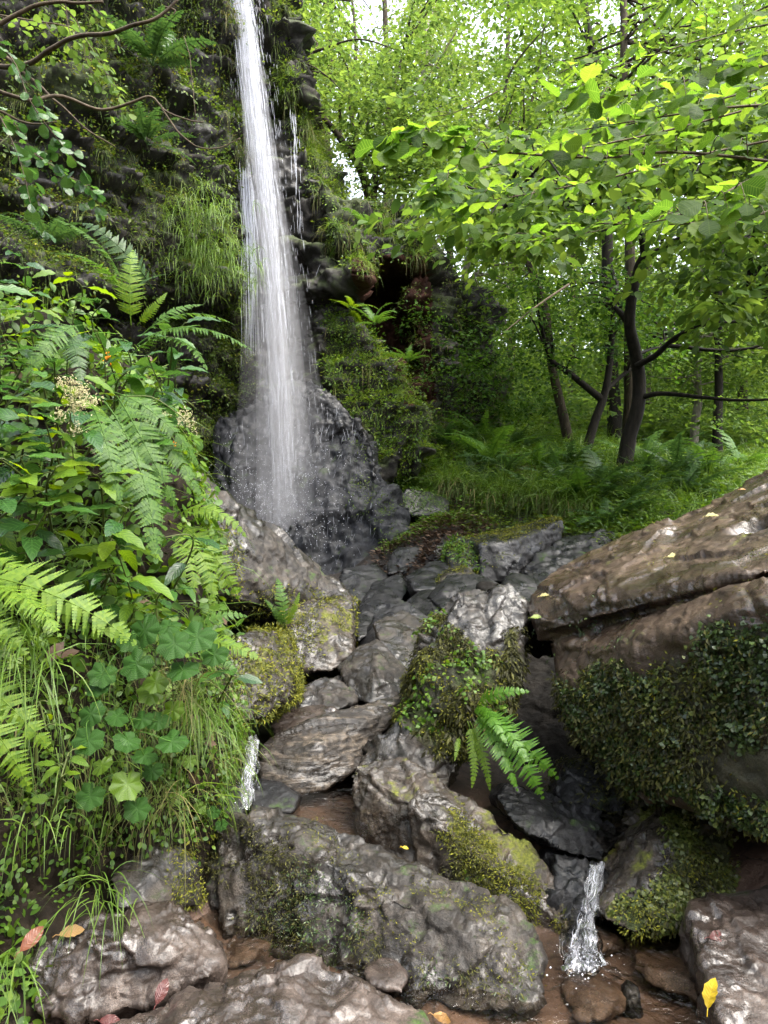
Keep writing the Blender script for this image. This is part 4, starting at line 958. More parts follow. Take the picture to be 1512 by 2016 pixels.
def tree(label, bark, paths, poly, d0, d1, nc, per, rad, size, leafm, seed, group=TREES, flat=0.12, tpls=None, nl=40, name="tree", top=-70):
    """paths: list of ([(u, v, d) ...], r0, r1), first one is the trunk, its first point the foot"""
    poly = [(a_, max(b_, top)) for a_, b_ in poly]
    g = np.random.default_rng(seed)
    foot = P(*paths[0][0][0])
    th = empty(name, foot, label, "tree", group)
    mb = MB(); nodes_ = []
    for pts, r0, r1 in paths:
        w = PP(pts)
        if pts is paths[0][0]: w[0, 2] -= 0.25
        n = max(8, 5 * len(pts)); L = spline(w, n)
        L = L + 0.25 * r0 * np.stack([vn(L * 2.2, seed), vn(L * 2.2, seed + 1), 0 * L[:, 0]], 1)
        R = np.linspace(r0, r1, n)
        if pts is paths[0][0]: R = R * (1 + 0.5 * np.exp(-np.arange(n) / n * 22))
        tube(mb, L, R, 10 if r0 > .05 else 6)
        nodes_ += [x for x in L[int(n * 0.45):]] if pts is paths[0][0] else [x for x in L[2:]]
    nodes_ = np.array(nodes_)
    C = clumps(poly, d0, d1, nc, g)
    for c in C[:nl]:
        i = np.argmin(np.linalg.norm(nodes_ - c, axis=1) + np.where(nodes_[:, 2] > c[2] + .3, 1.0, 0))
        limbs(mb, nodes_[i], [c], 0.018 + 0.006 * np.linalg.norm(nodes_[i] - c) , g)
    mb.obj("trunk", MT[bark], th)
    lb = MB(); crown_leaves(lb, C, per, rad, flat, size, g, tpls)
    lb.obj("crown", MT[leafm], th)
    return th
# the dark forked tree
tree("dark crooked tree forking above a bare stub, rooted on the right bank", "bark_dark",
     [([(1222, 935, 9), (1243, 850, 9), (1257, 760, 9), (1250, 690, 8.9), (1240, 640, 8.8), (1240, 585, 8.7), (1258, 530, 8.6), (1270, 505, 8.5)], 0.098, 0.05),
      ([(1240, 640, 8.8), (1225, 622, 8.8), (1208, 604, 8.8)], 0.05, 0.03),
      ([(1270, 508, 8.5), (1264, 470, 8.4), (1258, 445, 8.3), (1250, 380, 8.1)], 0.045, 0.015),
      ([(1270, 508, 8.5), (1320, 480, 8.2), (1380, 445, 7.8), (1440, 395, 7.4), (1512, 340, 7)], 0.045, 0.015),
      ([(1252, 720, 8.9), (1290, 700, 8.7), (1330, 665, 8.4), (1380, 640, 8.1), (1470, 620, 7.6)], 0.045, 0.012),
      ([(1254, 785, 9), (1300, 775, 8.8), (1380, 782, 8.4), (1450, 788, 8.1), (1560, 785, 7.7)], 0.04, 0.012),
      ([(1250, 700, 8.9), (1275, 690, 9.2), (1310, 680, 9.5)], 0.03, 0.01),
      ([(1300, 480, 8.3), (1330, 430, 8.0), (1350, 380, 7.8)], 0.02, 0.008),
      ([(1262, 470, 8.4), (1200, 430, 7.8), (1120, 420, 7.2), (1050, 400, 6.6), (980, 410, 6.2)], 0.025, 0.008)],
     [(860, 330), (1100, 240), (1560, 120), (1700, 300), (1700, 640), (1480, 640), (1370, 560), (1330, 440), (1150, 440), (1000, 500), (900, 470)], 5.2, 9.2, 150, 85, 0.5, 0.11, "crown", 11, None, 0.10, LEAF_MID, 70)
tree("straight brown trunk standing just behind the dark crooked tree", "bark_brown",
     [([(1236, 915, 11), (1240, 780, 11), (1242, 600, 11), (1238, 450, 11), (1230, 300, 11), (1228, 110, 11), (1226, -150, 11)], 0.10, 0.05)],
     [(980, -250), (1500, -250), (1560, 60), (1480, 330), (1250, 420), (1050, 330), (960, 100)], 9.5, 12.5, 85, 90, 0.75, 0.11, "crown", 12)
tree("brown tree leaning left with a bare lower trunk", "bark_brown",
     [([(1128, 892, 11), (1112, 830, 11), (1096, 755, 11), (1080, 660, 11), (1072, 610, 11), (1058, 560, 11), (1020, 470, 11), (985, 330, 11)], 0.085, 0.04)],
     [(850, 60), (1100, 20), (1150, 300), (1120, 560), (980, 620), (880, 500), (850, 300)], 9.5, 12, 62, 80, 0.6, 0.10, "crown", 13)
tree("mossy slanting tree whose long bare limb reaches left", "bark_dark",
     [([(1148, 892, 10.4), (1168, 840, 10.4), (1186, 785, 10.4), (1200, 720, 10.4), (1206, 640, 10.4), (1215, 560, 10.4)], 0.075, 0.035),
      ([(1186, 788, 10.4), (1160, 768, 10.4), (1120, 735, 10.4), (1084, 712, 10.4)], 0.06, 0.035), ([(1190, 770, 10.4), (1230, 735, 10.6), (1280, 700, 10.8), (1330, 640, 11)], 0.04, 0.015)],
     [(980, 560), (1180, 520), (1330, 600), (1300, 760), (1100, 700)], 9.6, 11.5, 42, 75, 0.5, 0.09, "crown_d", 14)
tree("thin dark upright trunk beyond the huge slab boulder", "bark_dark",
     [([(1412, 930, 13), (1413, 850, 13), (1415, 760, 13), (1416, 600, 13), (1420, 400, 13)], 0.10, 0.05)],
     [(1250, 350), (1650, 300), (1700, 640), (1500, 760), (1300, 640)], 12, 15, 62, 80, 0.7, 0.11, "crown", 15)
tree("pale topped slim tree left of the thin dark upright trunk", "bark_pale",
     [([(1360, 905, 14), (1368, 850, 14), (1374, 760, 14), (1378, 600, 14), (1380, 380, 14)], 0.10, 0.05)],
     [(1200, 420), (1560, 420), (1600, 700), (1420, 800), (1250, 760)], 13, 16, 55, 80, 0.7, 0.11, "crown_y", 16)
tree("tall dark trunk seen high up against the sky gaps", "bark_dark",
     [([(1215, 880, 14), (1200, 600, 14), (1185, 300, 14), (1168, 120, 14), (1148, 0, 14), (1135, -200, 14)], 0.13, 0.06),
      ([(1168, 110, 14), (1140, 50, 13.8), (1110, 0, 13.5)], 0.04, 0.02)],
     [(930, -200), (1300, -250), (1380, 0), (1300, 160), (1100, 200), (940, 120)], 12.5, 15.5, 60, 80, 0.8, 0.12, "crown", 17)
tree("bright yellow green tree leaning out over the cliff top right of the waterfall", "bark_brown",
     [([(735, 400, 12.5), (712, 340, 12.3), (690, 300, 12.1), (655, 255, 11.9), (620, 220, 11.7), (600, 212, 11.6)], 0.09, 0.03),
      ([(712, 345, 12.3), (702, 280, 12.4), (690, 200, 12.5), (700, 100, 12.6), (690, -50, 12.6)], 0.06, 0.02), ([(672, 275, 12), (668, 220, 12), (676, 180, 12)], 0.03, 0.012),
      ([(545, 160, 10.6), (580, 140, 10.8), (610, 112, 11), (625, 88, 11.2)], 0.03, 0.01), ([(735, 395, 12.5), (745, 300, 12.6), (770, 200, 12.8), (800, 80, 13)], 0.06, 0.02)],
     [(525, -150), (900, -200), (920, 150), (870, 400), (740, 390), (690, 260), (620, 200), (560, 140)], 10.6, 13.5, 150, 85, 0.6, 0.10, "crown_y", 18)
tree("slim grey trunk with a pale crown at the gap beside the mossy bluff", "bark_pale",
     [([(838, 590, 15), (845, 520, 15), (835, 450, 15), (848, 380, 15), (830, 250, 15), (840, 50, 15)], 0.10, 0.05), ([(845, 500, 15), (880, 440, 15), (900, 380, 15)], 0.05, 0.02)],
     [(700, 30), (960, 0), (1000, 300), (960, 480), (880, 560), (860, 380), (720, 330)], 14, 17, 80, 80, 0.7, 0.11, "crown_f", 19)
tree("pair of pale stems leaning over the far bluff", "bark_pale",
     [([(905, 590, 16), (925, 480, 16), (950, 380, 16), (960, 250, 16)], 0.09, 0.04), ([(915, 560, 16), (975, 500, 16), (1010, 430, 16)], 0.05, 0.02)],
     [(850, 250), (1100, 200), (1150, 480), (1050, 640), (960, 640), (930, 500)], 15, 18, 80, 80, 0.75, 0.12, "crown_y", 20)
g = np.random.default_rng(55)
th = empty("tree", A(3.2, -1.6, 1.2), "unseen tree added on the near bank, its crown shading the rocks in front", "tree", TREES)  # out of view, added to hold sky light off the near rocks
mb = MB(); L = spline([A(3.2, -1.6, .6), A(3.0, -1.5, 3), A(2.4, -1.3, 5), A(1.2, -1.2, 6.2), A(-1, -1.2, 7)], 30); tube(mb, L, np.linspace(.14, .04, 30), 9)
C = np.stack([g.uniform(-4.5, 4, 52), g.uniform(-5, 1.6, 52), g.uniform(4.8, 7, 52)], 1)
for c in C[:30]: limbs(mb, L[g.integers(14, 30)], [c], .025, g)
mb.obj("trunk", MT["bark_brown"], th)
lb = MB(); crown_leaves(lb, C, 70, .75, .12, .12, g); lb.obj("crown", MT["crown"], th)
# wood behind, each tree of its own
kb = 0
for u, vb, d, top, wdt, mt in [(1000, 780, 20, -100, 190, "crown_f"), (1120, 770, 22, -150, 210, "crown_y"), (1270, 780, 21, -200, 200, "crown"), (1460, 800, 20, -200, 210, "crown_y"), (1600, 800, 18, -150, 200, "crown"), (880, 760, 24, 40, 150, "crown_f"),
                               (1360, 790, 25, -200, 220, "crown_y"), (1180, 780, 27, 50, 220, "crown_f"), (760, 420, 22, -50, 160, "crown_f"), (640, 300, 20, -200, 130, "crown_f"), (1040, 780, 28, 100, 200, "crown_y"), (1520, 800, 27, 100, 220, "crown_y")]:
    kb += 1
    tree("far slender tree among those filling the back of the wood", "bark_brown",
         [([(u, vb, d), (u + 8, vb - 200, d), (u - 5, vb - 450, d), (u + 4, top, d)], 0.13, 0.05)],
         [(u - wdt, top - 60), (u + wdt, top - 60), (u + wdt, vb - 160), (u + wdt * .6, vb - 30), (u - wdt * .6, vb - 30), (u - wdt, vb - 160)], d - 1.6, d + 1.6, 75, 75, 0.95, 0.17, mt, 40 + kb, "far trees filling the back of the wood", 0.14, None, 16)
# lower hedge of young growth in the wood
g = np.random.default_rng(77)
C = clumps([(960, 600), (1560, 560), (1600, 900), (1420, 900), (1250, 860), (1000, 820)], 14, 22, 150, g, False)
C2 = clumps([(850, 520), (1600, 480), (1650, 880), (1250, 880), (960, 830), (900, 700)], 24, 34, 300, g, False)
lb = MB(); crown_leaves(lb, C2, 75, 1.5, 0.25, 0.26, g)
setp(lb.obj("far_wood_foliage", MT["crown_y"]), "sunlit far wood showing pale green between the trunks", None, None, "stuff")
C3 = clumps([(930, 560), (1600, 520), (1600, 850), (1000, 800)], 11.5, 19, 170, g, False)
lb = MB(); crown_leaves(lb, C3, 70, 0.7, 0.1, 0.11, g)
setp(lb.obj("hanging_sprays_foliage", MT["crown"]), "low hanging leafy sprays between the trunks", None, None, "stuff")
lb = MB(); crown_leaves(lb, C, 80, 0.8, 0.18, 0.13, g)
setp(lb.obj("undergrowth", MT["crown"]), "far leafy undergrowth seen under the wood", None, None, "stuff")
C = clumps([(800, 590), (960, 640), (1090, 640), (1110, 800), (960, 860), (840, 830)], 10.2, 12.5, 90, g, False)
lb = MB(); crown_leaves(lb, C, 70, 0.4, 0.2, 0.075, g)
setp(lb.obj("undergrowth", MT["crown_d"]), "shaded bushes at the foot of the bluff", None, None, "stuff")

# ------------------------------------------------------------------ leafy branches near the camera
def leafy(mt, ml, path, r0, leaf, g, side=0.32, gap=0.05, depth=1, flat=A(0, 0, 1), every=2):
    L = spline(path, max(6, int(np.linalg.norm(np.diff(path, axis=0), axis=1).sum() / gap)))
    n = len(L); tube(mt, L, np.linspace(r0, r0 * 0.25, n), 5, False)
    t = nrm(np.gradient(L, axis=0)); sd_ = nrm(np.cross(t, flat))
    pos, ax = [], []
    for i in range(1, n):
        s = 1 if i % 2 else -1
        a = nrm(t[i] * 0.75 + sd_[i] * s * 0.8 + g.normal(size=3) * 0.16 + A(0, 0, -.12))
        pos.append(L[i] + a * 0.008); ax.append(a)
        if depth > 0 and i % every == 0 and i < n - 2:
            dr = nrm(t[i] * 0.8 + sd_[i] * s * 0.75 + A(0, 0, .03) + g.normal(size=3) * 0.12)
            ln = side * (0.5 + 0.7 * g.random()) * (1 - 0.5 * i / n)
            e = L[i] + dr * ln
            leafy(mt, ml, np.array([L[i], (L[i] + e) / 2 + A(0, 0, .02), e + A(0, 0, -.03)]), r0 * 0.4, leaf * 0.92, g, side * 0.5, gap, depth - 1, flat, every)
    pos.append(L[-1]); ax.append(t[-1] + A(0, 0, -.2))
    pos, ax = np.array(pos), np.array(ax)
    leaf = leaf * 0.9; up = flat + g.normal(size=pos.shape) * 0.4 + A(0, -.25, 0)
    leaves_at(ml, pos, ax, up, leaf * (0.65 + 0.5 * g.random(len(pos))), LEAF_NEAR, g)
def branch(label, paths, leaf, seed, mat="elm", r0=0.007, group="leafy elm branches reaching in from the right", **kw):
    g = np.random.default_rng(seed)
    th = empty("leafy_branch", P(*paths[0][0]), label, "branch", group)
    a, b = MB(), MB()
    for p in paths: leafy(a, b, PP(p), r0, leaf, g, **kw)
    a.obj("twig", MT["twig"], th); b.obj("foliage", MT[mat], th)
branch("lowest reaching elm branch with its tip nearly touching the waterfall side", [[(1620, 330, 2.9), (1350, 300, 2.6), (1180, 310, 2.4), (1000, 300, 2.2), (860, 285, 2.1), (745, 285, 2.05)]], 0.085, 61, side=0.26, gap=0.055)
branch("upper elm branch with big pale round leaves against the sky", [[(1650, 60, 2.6), (1500, 130, 2.4), (1380, 150, 2.25), (1260, 185, 2.15), (1100, 195, 2.1)], [(1650, 200, 2.8), (1450, 210, 2.7), (1300, 230, 2.6), (1120, 260, 2.5)]], 0.088, 62, side=0.22, gap=0.055)
branch("yellowish elm spray hanging at the right edge", [[(1640, 300, 2.3), (1500, 345, 2.15), (1420, 385, 2.05), (1360, 420, 2.0), (1270, 440, 2.0)], [(1640, 380, 2.4), (1500, 420, 2.2), (1400, 445, 2.1)]], 0.08, 63, side=0.2, gap=0.055)
branch("dense middle elm branch in front of the dark tree", [[(1650, 250, 3.4), (1400, 300, 3.2), (1200, 350, 3.0), (1050, 380, 2.9), (930, 400, 2.8)], [(1600, 420, 3.6), (1350, 440, 3.3), (1200, 440, 3.2), (1080, 440, 3.1)], [(1600, 180, 3.8), (1300, 260, 3.6), (1000, 320, 3.3), (860, 360, 3.1), (845, 390, 3.0)]], 0.085, 64, side=0.4, gap=0.06)
branch("topmost elm twig dropping in at the upper right corner", [[(1640, -40, 2.2), (1540, 0, 2.1), (1470, 30, 2.0)], [(1600, -160, 2.3), (1420, -60, 2.2), (1330, 0, 2.2)]], 0.085, 65, side=0.16, gap=0.06)
branch("farther elm branch layered behind the big leaves", [[(1700, 120, 5), (1400, 200, 4.6), (1150, 270, 4.3), (950, 330, 4.1), (860, 400, 4.0)], [(1700, 330, 5), (1400, 400, 4.7), (1150, 460, 4.5), (1000, 480, 4.4)], [(1700, 20, 4.6), (1450, 60, 4.4), (1250, 120, 4.2), (1100, 170, 4.1)]] , 0.09, 66, side=0.6, gap=0.07)
branch("small low sprig beside the cliff cave with a few round leaves", [[(1120, 560, 3.6), (1060, 600, 3.5), (1010, 640, 3.45), (985, 660, 3.4)]], 0.06, 67, side=0.12, gap=0.08)
branch("yellow topped elm spray high above the bluff", [[(900, 60, 7), (850, 140, 7), (810, 190, 7), (770, 190, 7)], [(980, 180, 6.5), (900, 220, 6.5), (850, 230, 6.5)]], 0.10, 68, mat="crown_y", side=0.5, gap=0.08)
# bare twigs of the upper left
g = np.random.default_rng(90)
th = empty("bare_branch", P(0, 110, 2.2), "bare brown branch forking across the cliff at upper left", "branch")
a = MB()
for p, r0, r1 in [([(-80, 130, 2.4), (45, 128, 2.3), (100, 98, 2.25), (145, 72, 2.2), (220, 65, 2.15), (280, 45, 2.1), (325, 25, 2.1), (348, 0, 2.1)], .009, .004), ([(-60, 70, 2.1), (0, 48, 2.1), (65, 15, 2.1), (125, 5, 2.1), (205, 2, 2.1)], .008, .004),
                  ([(-60, 80, 2.3), (0, 105, 2.3), (50, 145, 2.3), (110, 200, 2.3), (165, 250, 2.3), (225, 290, 2.3)], .008, .002), ([(-60, 150, 2.2), (50, 195, 2.2), (120, 190, 2.25), (200, 218, 2.3), (260, 202, 2.3), (295, 190, 2.3), (325, 215, 2.3), (365, 232, 2.3), (400, 240, 2.3)], .007, .002),
                  ([(315, 205, 2.3), (335, 235, 2.3), (355, 262, 2.3), (385, 290, 2.3), (430, 292, 2.3), (475, 270, 2.3)], .004, .0015), ([(-40, 200, 2.2), (10, 225, 2.2), (60, 245, 2.2), (110, 240, 2.2)], .005, .002),
                  ([(130, 5, 2.1), (132, 40, 2.1), (138, 70, 2.1)], .002, .001), ([(325, 15, 2.1), (345, 22, 2.1), (343, 30, 2.1)], .003, .002), ([(362, 70, 2.6), (372, 110, 2.6), (380, 170, 2.6), (384, 230, 2.6)], .002, .0012)]:
    L = spline(PP(p), 40); L = L + 0.006 * np.stack([vn(L * 14, 3), 0 * L[:, 0], vn(L * 14, 5)], 1)
    tube(a, L, np.linspace(r0, r1, 40), 6)
a.obj("twig", MT["twig"], th)
branch("leafy spray of small bright leaves hanging at upper left", [[(-60, 20, 2.3), (60, 40, 2.4), (150, 60, 2.5), (200, 130, 2.5), (235, 190, 2.5)], [(-20, -60, 2.4), (100, -20, 2.5), (190, 20, 2.55), (215, 60, 2.6)], [(60, -40, 2.5), (150, 40, 2.6), (170, 120, 2.6), (190, 170, 2.6)]], 0.036, 91, mat="crown_y", r0=0.003, group=None, side=0.22, gap=0.03)
branch("drooping spray of glossy pale leaves at the left edge", [[(-60, 60, 2.1), (20, 110, 2.1), (60, 200, 2.1), (110, 270, 2.15), (160, 330, 2.2)], [(-60, 160, 2.0), (0, 230, 2.0), (40, 320, 2.0), (60, 400, 2.0)], [(-40, 260, 2.3), (60, 300, 2.3), (140, 350, 2.35), (190, 380, 2.4)]], 0.045, 92, mat="broad", r0=0.003, group=None, side=0.16, gap=0.03)

# ------------------------------------------------------------------ growth on the cliff
def stuff(mb, name, mat, label): return setp(mb.obj(name, MT[mat]), label, None, None, "stuff")
def tufts(mb, p, n, per, ln, w, g, out=0.6, up=0.5, droop=0.9, spread=0.03):
    """per blades from every point"""
    N = len(p) * per
    if N == 0: return
    q = np.repeat(p, per, 0) + g.normal(size=(N, 3)) * spread; nn = np.repeat(n, per, 0)
    d = nn * out + A(0, 0, up) + g.normal(size=(N, 3)) * 0.45
    blades(mb, q, d, ln * (0.5 + 0.8 * g.random(N)), w, droop * (0.6 + 0.8 * g.random(N)))
def herbs(mb, p, n, per, size, g, tpls, rad=0.06, lift=0.03, hang=-0.2, tilt=0.5):
    N = len(p) * per
    if N == 0: return
    q = np.repeat(p, per, 0); nn = np.repeat(n, per, 0)
    r = g.normal(size=(N, 3)); r -= nn * (r * nn).sum(1)[:, None]
    q = q + r * rad + nn * (lift * g.random(N))[:, None]
    leaves_at(mb, q, nrm(r) + nn * 0.35 + A(0, 0, hang), nn * 0.7 + A(0, 0, .5) + g.normal(size=(N, 3)) * tilt, size * (0.5 + 0.8 * g.random(N)), tpls, g)
g = np.random.default_rng(101)
def keep_noise(V_s, thr, sc, poly=None, ny=0.25, seed=0, nz=-.6, rag=False):
    def f(p, n):
        q = (n[:, 1] < ny) & (n[:, 2] > nz) & (fbm(p * sc, 3, seed) > thr)
        if poly is not None:
            u, v = proj(p); w_ = 40 * fbm(p * 8, 4, 71) if rag else 0
            q &= inpoly(u + w_, v + w_, poly)
        return q
    return f
LEFTC = [(-300, -200), (475, -200), (478, 330), (490, 900), (430, 1000), (-300, 1000)]
p, n = sample(CV, CQ, CTR, 90000, keep_noise(0, -.42, 1.5, LEFTC, seed=4), g)
mb = MB(); herbs(mb, p[:30000], n[:30000], 5, 0.05, g, [RH], 0.07, 0.08)
stuff(mb, "cliff_growth_leaves", "cliffgreen", "small leafy herbs growing all over the shaded cliff")
p, n = sample(CV, CQ, CTR, 60000, keep_noise(0, -.05, 1.1, LEFTC, seed=14), g)
mb = MB(); herbs(mb, p[:11000], n[:11000], 6, 0.035, g, [RH], 0.05, 0.05, -.4)
stuff(mb, "cliff_moss_foliage", "moss_y", "olive moss cushions on the cliff ledges")
p, n = sample(CV, CQ, CTR, 60000, keep_noise(0, .05, 1.3, LEFTC, seed=34), g)
mb = MB(); tufts(mb, p[:3000], n[:3000], 12, 0.28, 0.006, g, 0.6, 0.25, 1.2)
stuff(mb, "cliff_grass", "grass_mid", "thin grass hanging from cliff ledges")
def csample(poly, n, g, thr=-9, sc=1.5, seed=0, ny=.9):
    c = CV[CQ].mean(1); u, v = proj(c); q = CQ[inpoly(u, v, poly)]
    return sample(CV, q, np.zeros((0, 3), int), n, keep_noise(0, thr, sc, None, ny, seed), g)
p, n = csample(LEFTC, 26000, g, -.5, 1.5, 44)
mb = MB(); herbs(mb, p[:15000], n[:15000], 4, 0.045, g, [RH], .08, .10, -.35); stuff(mb, "cliff_cover_leaves", "slope_mid", "fresh green plants hanging all over the cliff")
mb = MB(); tufts(mb, p[15000:16400], n[15000:16400], 10, 0.24, 0.007, g, 0.6, 0.1, 1.4); stuff(mb, "cliff_hanging_grass", "slope_mid", "thin green grass hanging from every cliff ledge")
# fringe beside the falling water
p, n = sample(CV, CQ, CTR, 200000, keep_noise(0, -2, 1, [(425, -150), (478, -150), (492, 330), (470, 360), (440, 200)], .7, 2), g)
mb = MB(); tufts(mb, p[:350], n[:350], 14, 0.28, 0.007, g, 0.5, 0.1, 1.5)
stuff(mb, "fringe_grass", "grass_dry", "pale grass fringe hanging at the edge of the fall")
# right of the fall: grassy ledge, hanging tufts, mossy slope
LEDGE = [(625, 260), (660, 360), (840, 380), (850, 500), (700, 540), (640, 480), (600, 330), (540, 130), (560, 120)]
p, n = sample(CV, CQ, CTR, 250000, keep_noise(0, -.35, 1.5, LEDGE, .9, 5), g)
mb = MB(); tufts(mb, p[:1000], n[:1000], 14, 0.24, 0.008, g, 0.5, 0.45, 1.1); stuff(mb, "ledge_grass", "grass", "bright grass overhanging the ledge right of the fall")
mb = MB(); tufts(mb, p[1000:1500], n[1000:1500], 12, 0.38, 0.007, g, 0.5, -0.1, 1.8); stuff(mb, "ledge_dead_grass", "grass_dry", "straw coloured grass hanging from the ledge")
mb = MB(); herbs(mb, p[1500:3500], n[1500:3500], 5, 0.05, g, [RH], .08, .06); stuff(mb, "ledge_leaves", "cliffgreen", "small leaves on the ledge right of the fall")
SLOPE = [(640, 590), (700, 640), (790, 720), (830, 840), (900, 900), (870, 1000), (760, 1000), (700, 860), (640, 720)]
p, n = sample(CV, CQ, CTR, 250000, keep_noise(0, -.5, 1.6, SLOPE, .9, 6), g)
mb = MB(); herbs(mb, p[:3600], n[:3600], 6, 0.045, g, [RH], .07, .05); stuff(mb, "slope_leaves", "herb", "fresh green herbs covering the wet slope beside the fall")
mb = MB(); tufts(mb, p[3600:4100], n[3600:4100], 12, 0.26, 0.007, g, 0.5, 0.35, 1.2); stuff(mb, "slope_grass", "grass", "grass tussocks on the wet slope beside the fall")
mb = MB(); tufts(mb, p[4100:4260], n[4100:4260], 12, 0.34, 0.008, g, 0.4, 0.0, 1.8); stuff(mb, "slope_dead_grass", "grass_dry", "dry straw hanging on the wet slope")
p, n = csample(SLOPE, 14000, g, -.55, 1.6, 6)
mb = MB(); herbs(mb, p[:8000], n[:8000], 5, 0.042, g, [RH], .07, .06); stuff(mb, "slope_cover_leaves", "slope", "bright low herbs thick on the wet slope beside the fall")
mb = MB(); tufts(mb, p[8000:9600], n[8000:9600], 10, 0.24, 0.007, g, 0.5, 0.35, 1.2); stuff(mb, "slope_tussock_grass", "slope", "bright grass thick on the wet slope beside the fall")
p, n = csample([(490, -90), (545, -90), (600, 190), (645, 330), (610, 350), (540, 190)], 2400, g)
mb = MB(); tufts(mb, p[:700], n[:700], 12, 0.3, 0.007, g, 0.5, 0.2, 1.4); stuff(mb, "brink_grass", "grass_mid", "grass and moss at the right brink of the fall")
mb = MB(); herbs(mb, p[700:], n[700:], 5, 0.05, g, [RH], .08, .06); stuff(mb, "brink_leaves", "slope", "small leaves at the right brink of the fall")
p, n = csample(LEDGE, 5000, g, -.4)
mb = MB(); herbs(mb, p[:3000], n[:3000], 5, 0.045, g, [RH], .08, .06); stuff(mb, "ledge_cover_leaves", "slope", "bright herbs thick on the ledge right of the fall")
mb = MB(); tufts(mb, p[3000:4000], n[3000:4000], 12, 0.26, 0.007, g, 0.5, 0.3, 1.3); stuff(mb, "ledge_tussock_grass", "slope", "grass thick on the ledge right of the fall")
p, n = csample([(440, 580), (500, 600), (520, 860), (420, 880), (400, 700)], 4000, g, -.3)
mb = MB(); herbs(mb, p, n, 4, 0.04, g, [RH], .06, .05); stuff(mb, "wall_leaves", "cliffgreen", "dark herbs on the wall left of the falling water")
BLUFF = [(780, 480), (900, 520), (1000, 590), (1000, 860), (820, 900), (800, 700)]
p, n = sample(CV, CQ, CTR, 250000, keep_noise(0, -.1, 1.6, BLUFF, .9, 7), g)
mb = MB(); tufts(mb, p[:500], n[:500], 12, 0.28, 0.007, g, 0.5, 0.1, 1.5); stuff(mb, "bluff_grass", "grass_dry", "grass hanging from the far mossy bluff")
mb = MB(); herbs(mb, p[500:3000], n[500:3000], 5, 0.05, g, [RH], .08, .06); stuff(mb, "bluff_leaves", "cliffgreen", "dark small herbs on the far bluff")
# named grass tufts on the cliff
for i, (u, v, d, lab, r_) in enumerate([(405, 445, 8.3, "pale green grass tuft hanging high on the cliff left of the fall", .22), (425, 545, 8.5, "long drooping grass tuft at the cliff overhang left of the fall", .28), (395, 520, 8.4, "yellowish grass tuft between two hanging tufts on the cliff", .22)]):
    q = P(u, v - 25, d - .1) + g.normal(size=(70, 3)) * A(r_, .08, r_ * .7); mb = MB()
    tufts(mb, q, np.tile(A(.2, -1, 0), (70, 1)), 7, 0.30, 0.008, g, 0.5, 0.3, 1.4)
    setp(mb.obj("grass_tuft", MT["grass"], None, True, P(u, v, d)), lab, "grass tuft")

# ------------------------------------------------------------------ growth on the far slope (ground)
def gsample(poly, n, d0, d1, g):
    """points on the ground sheet seen inside an outline"""
    us_ = [p_[0] for p_ in poly]; out = []
    for _ in range(14):
        y = g.uniform(d0, d1, 12000); x = (g.uniform(min(us_), max(us_), 12000) - 756) / FPX * y
        q = np.stack([x, y, ground_z(x, y)], 1); u, v = proj(q); out.append(q[inpoly(u, v, poly)])
        if sum(map(len, out)) >= n: break
    return np.concatenate(out)[:n]
UPN = A(0, -.25, 1.0)
FAR = [(740, 830), (960, 790), (1600, 780), (1600, 1010), (1250, 1060), (1190, 1060), (1060, 1010), (960, 1010), (900, 960), (860, 990), (780, 960)]
p = gsample([(860, 700), (1700, 680), (1700, 900), (1300, 900), (900, 860)], 7000, 15, 50, g)
mb = MB(); herbs(mb, p, np.tile(nrm(UPN), (len(p), 1)), 6, 0.24, g, [RH], .5, .6); stuff(mb, "far_undergrowth_leaves", "crown_y", "pale green undergrowth on the far hillside")
p = gsample(FAR, 9000, 7, 17, g)
nn = np.tile(nrm(UPN), (len(p), 1))
mb = MB(); herbs(mb, p, nn, 8, 0.07, g, [RH], .16, .14); stuff(mb, "slope_herb_leaves", "herb", "low green herbs covering the shaded far slope")
p = gsample(FAR, 2600, 7, 14, g); nn = np.tile(nrm(UPN), (len(p), 1))
mb = MB(); tufts(mb, p, nn, 12, 0.38, 0.009, g, 0.5, 0.7, 1.1, .06); stuff(mb, "far_slope_grass", "grass", "long arching grass on the far slope")
p = gsample([(880, 930), (1060, 920), (1060, 1010), (900, 990)], 130, 7, 11, g); nn = np.tile(nrm(UPN), (len(p), 1))
mb = MB(); tufts(mb, p, nn, 14, 0.36, 0.01, g, 0.8, 0.2, 1.6, .05); stuff(mb, "dead_grass", "grass_dry", "dry straw coloured grass skirts along the bank edge")
p = gsample([(740, 880), (880, 900), (890, 1040), (840, 1050), (770, 1100)], 1600, 6.5, 10.5, g); nn = np.tile(A(0, 0, 1.), (len(p), 1))
mb = MB(); herbs(mb, p, nn, 6, 0.035, g, [RH], .07, .05); stuff(mb, "patch_leaves", "herb", "bright low clover like patch beside the path")
TU = "grass tussocks with straw skirts along the far bank edge"
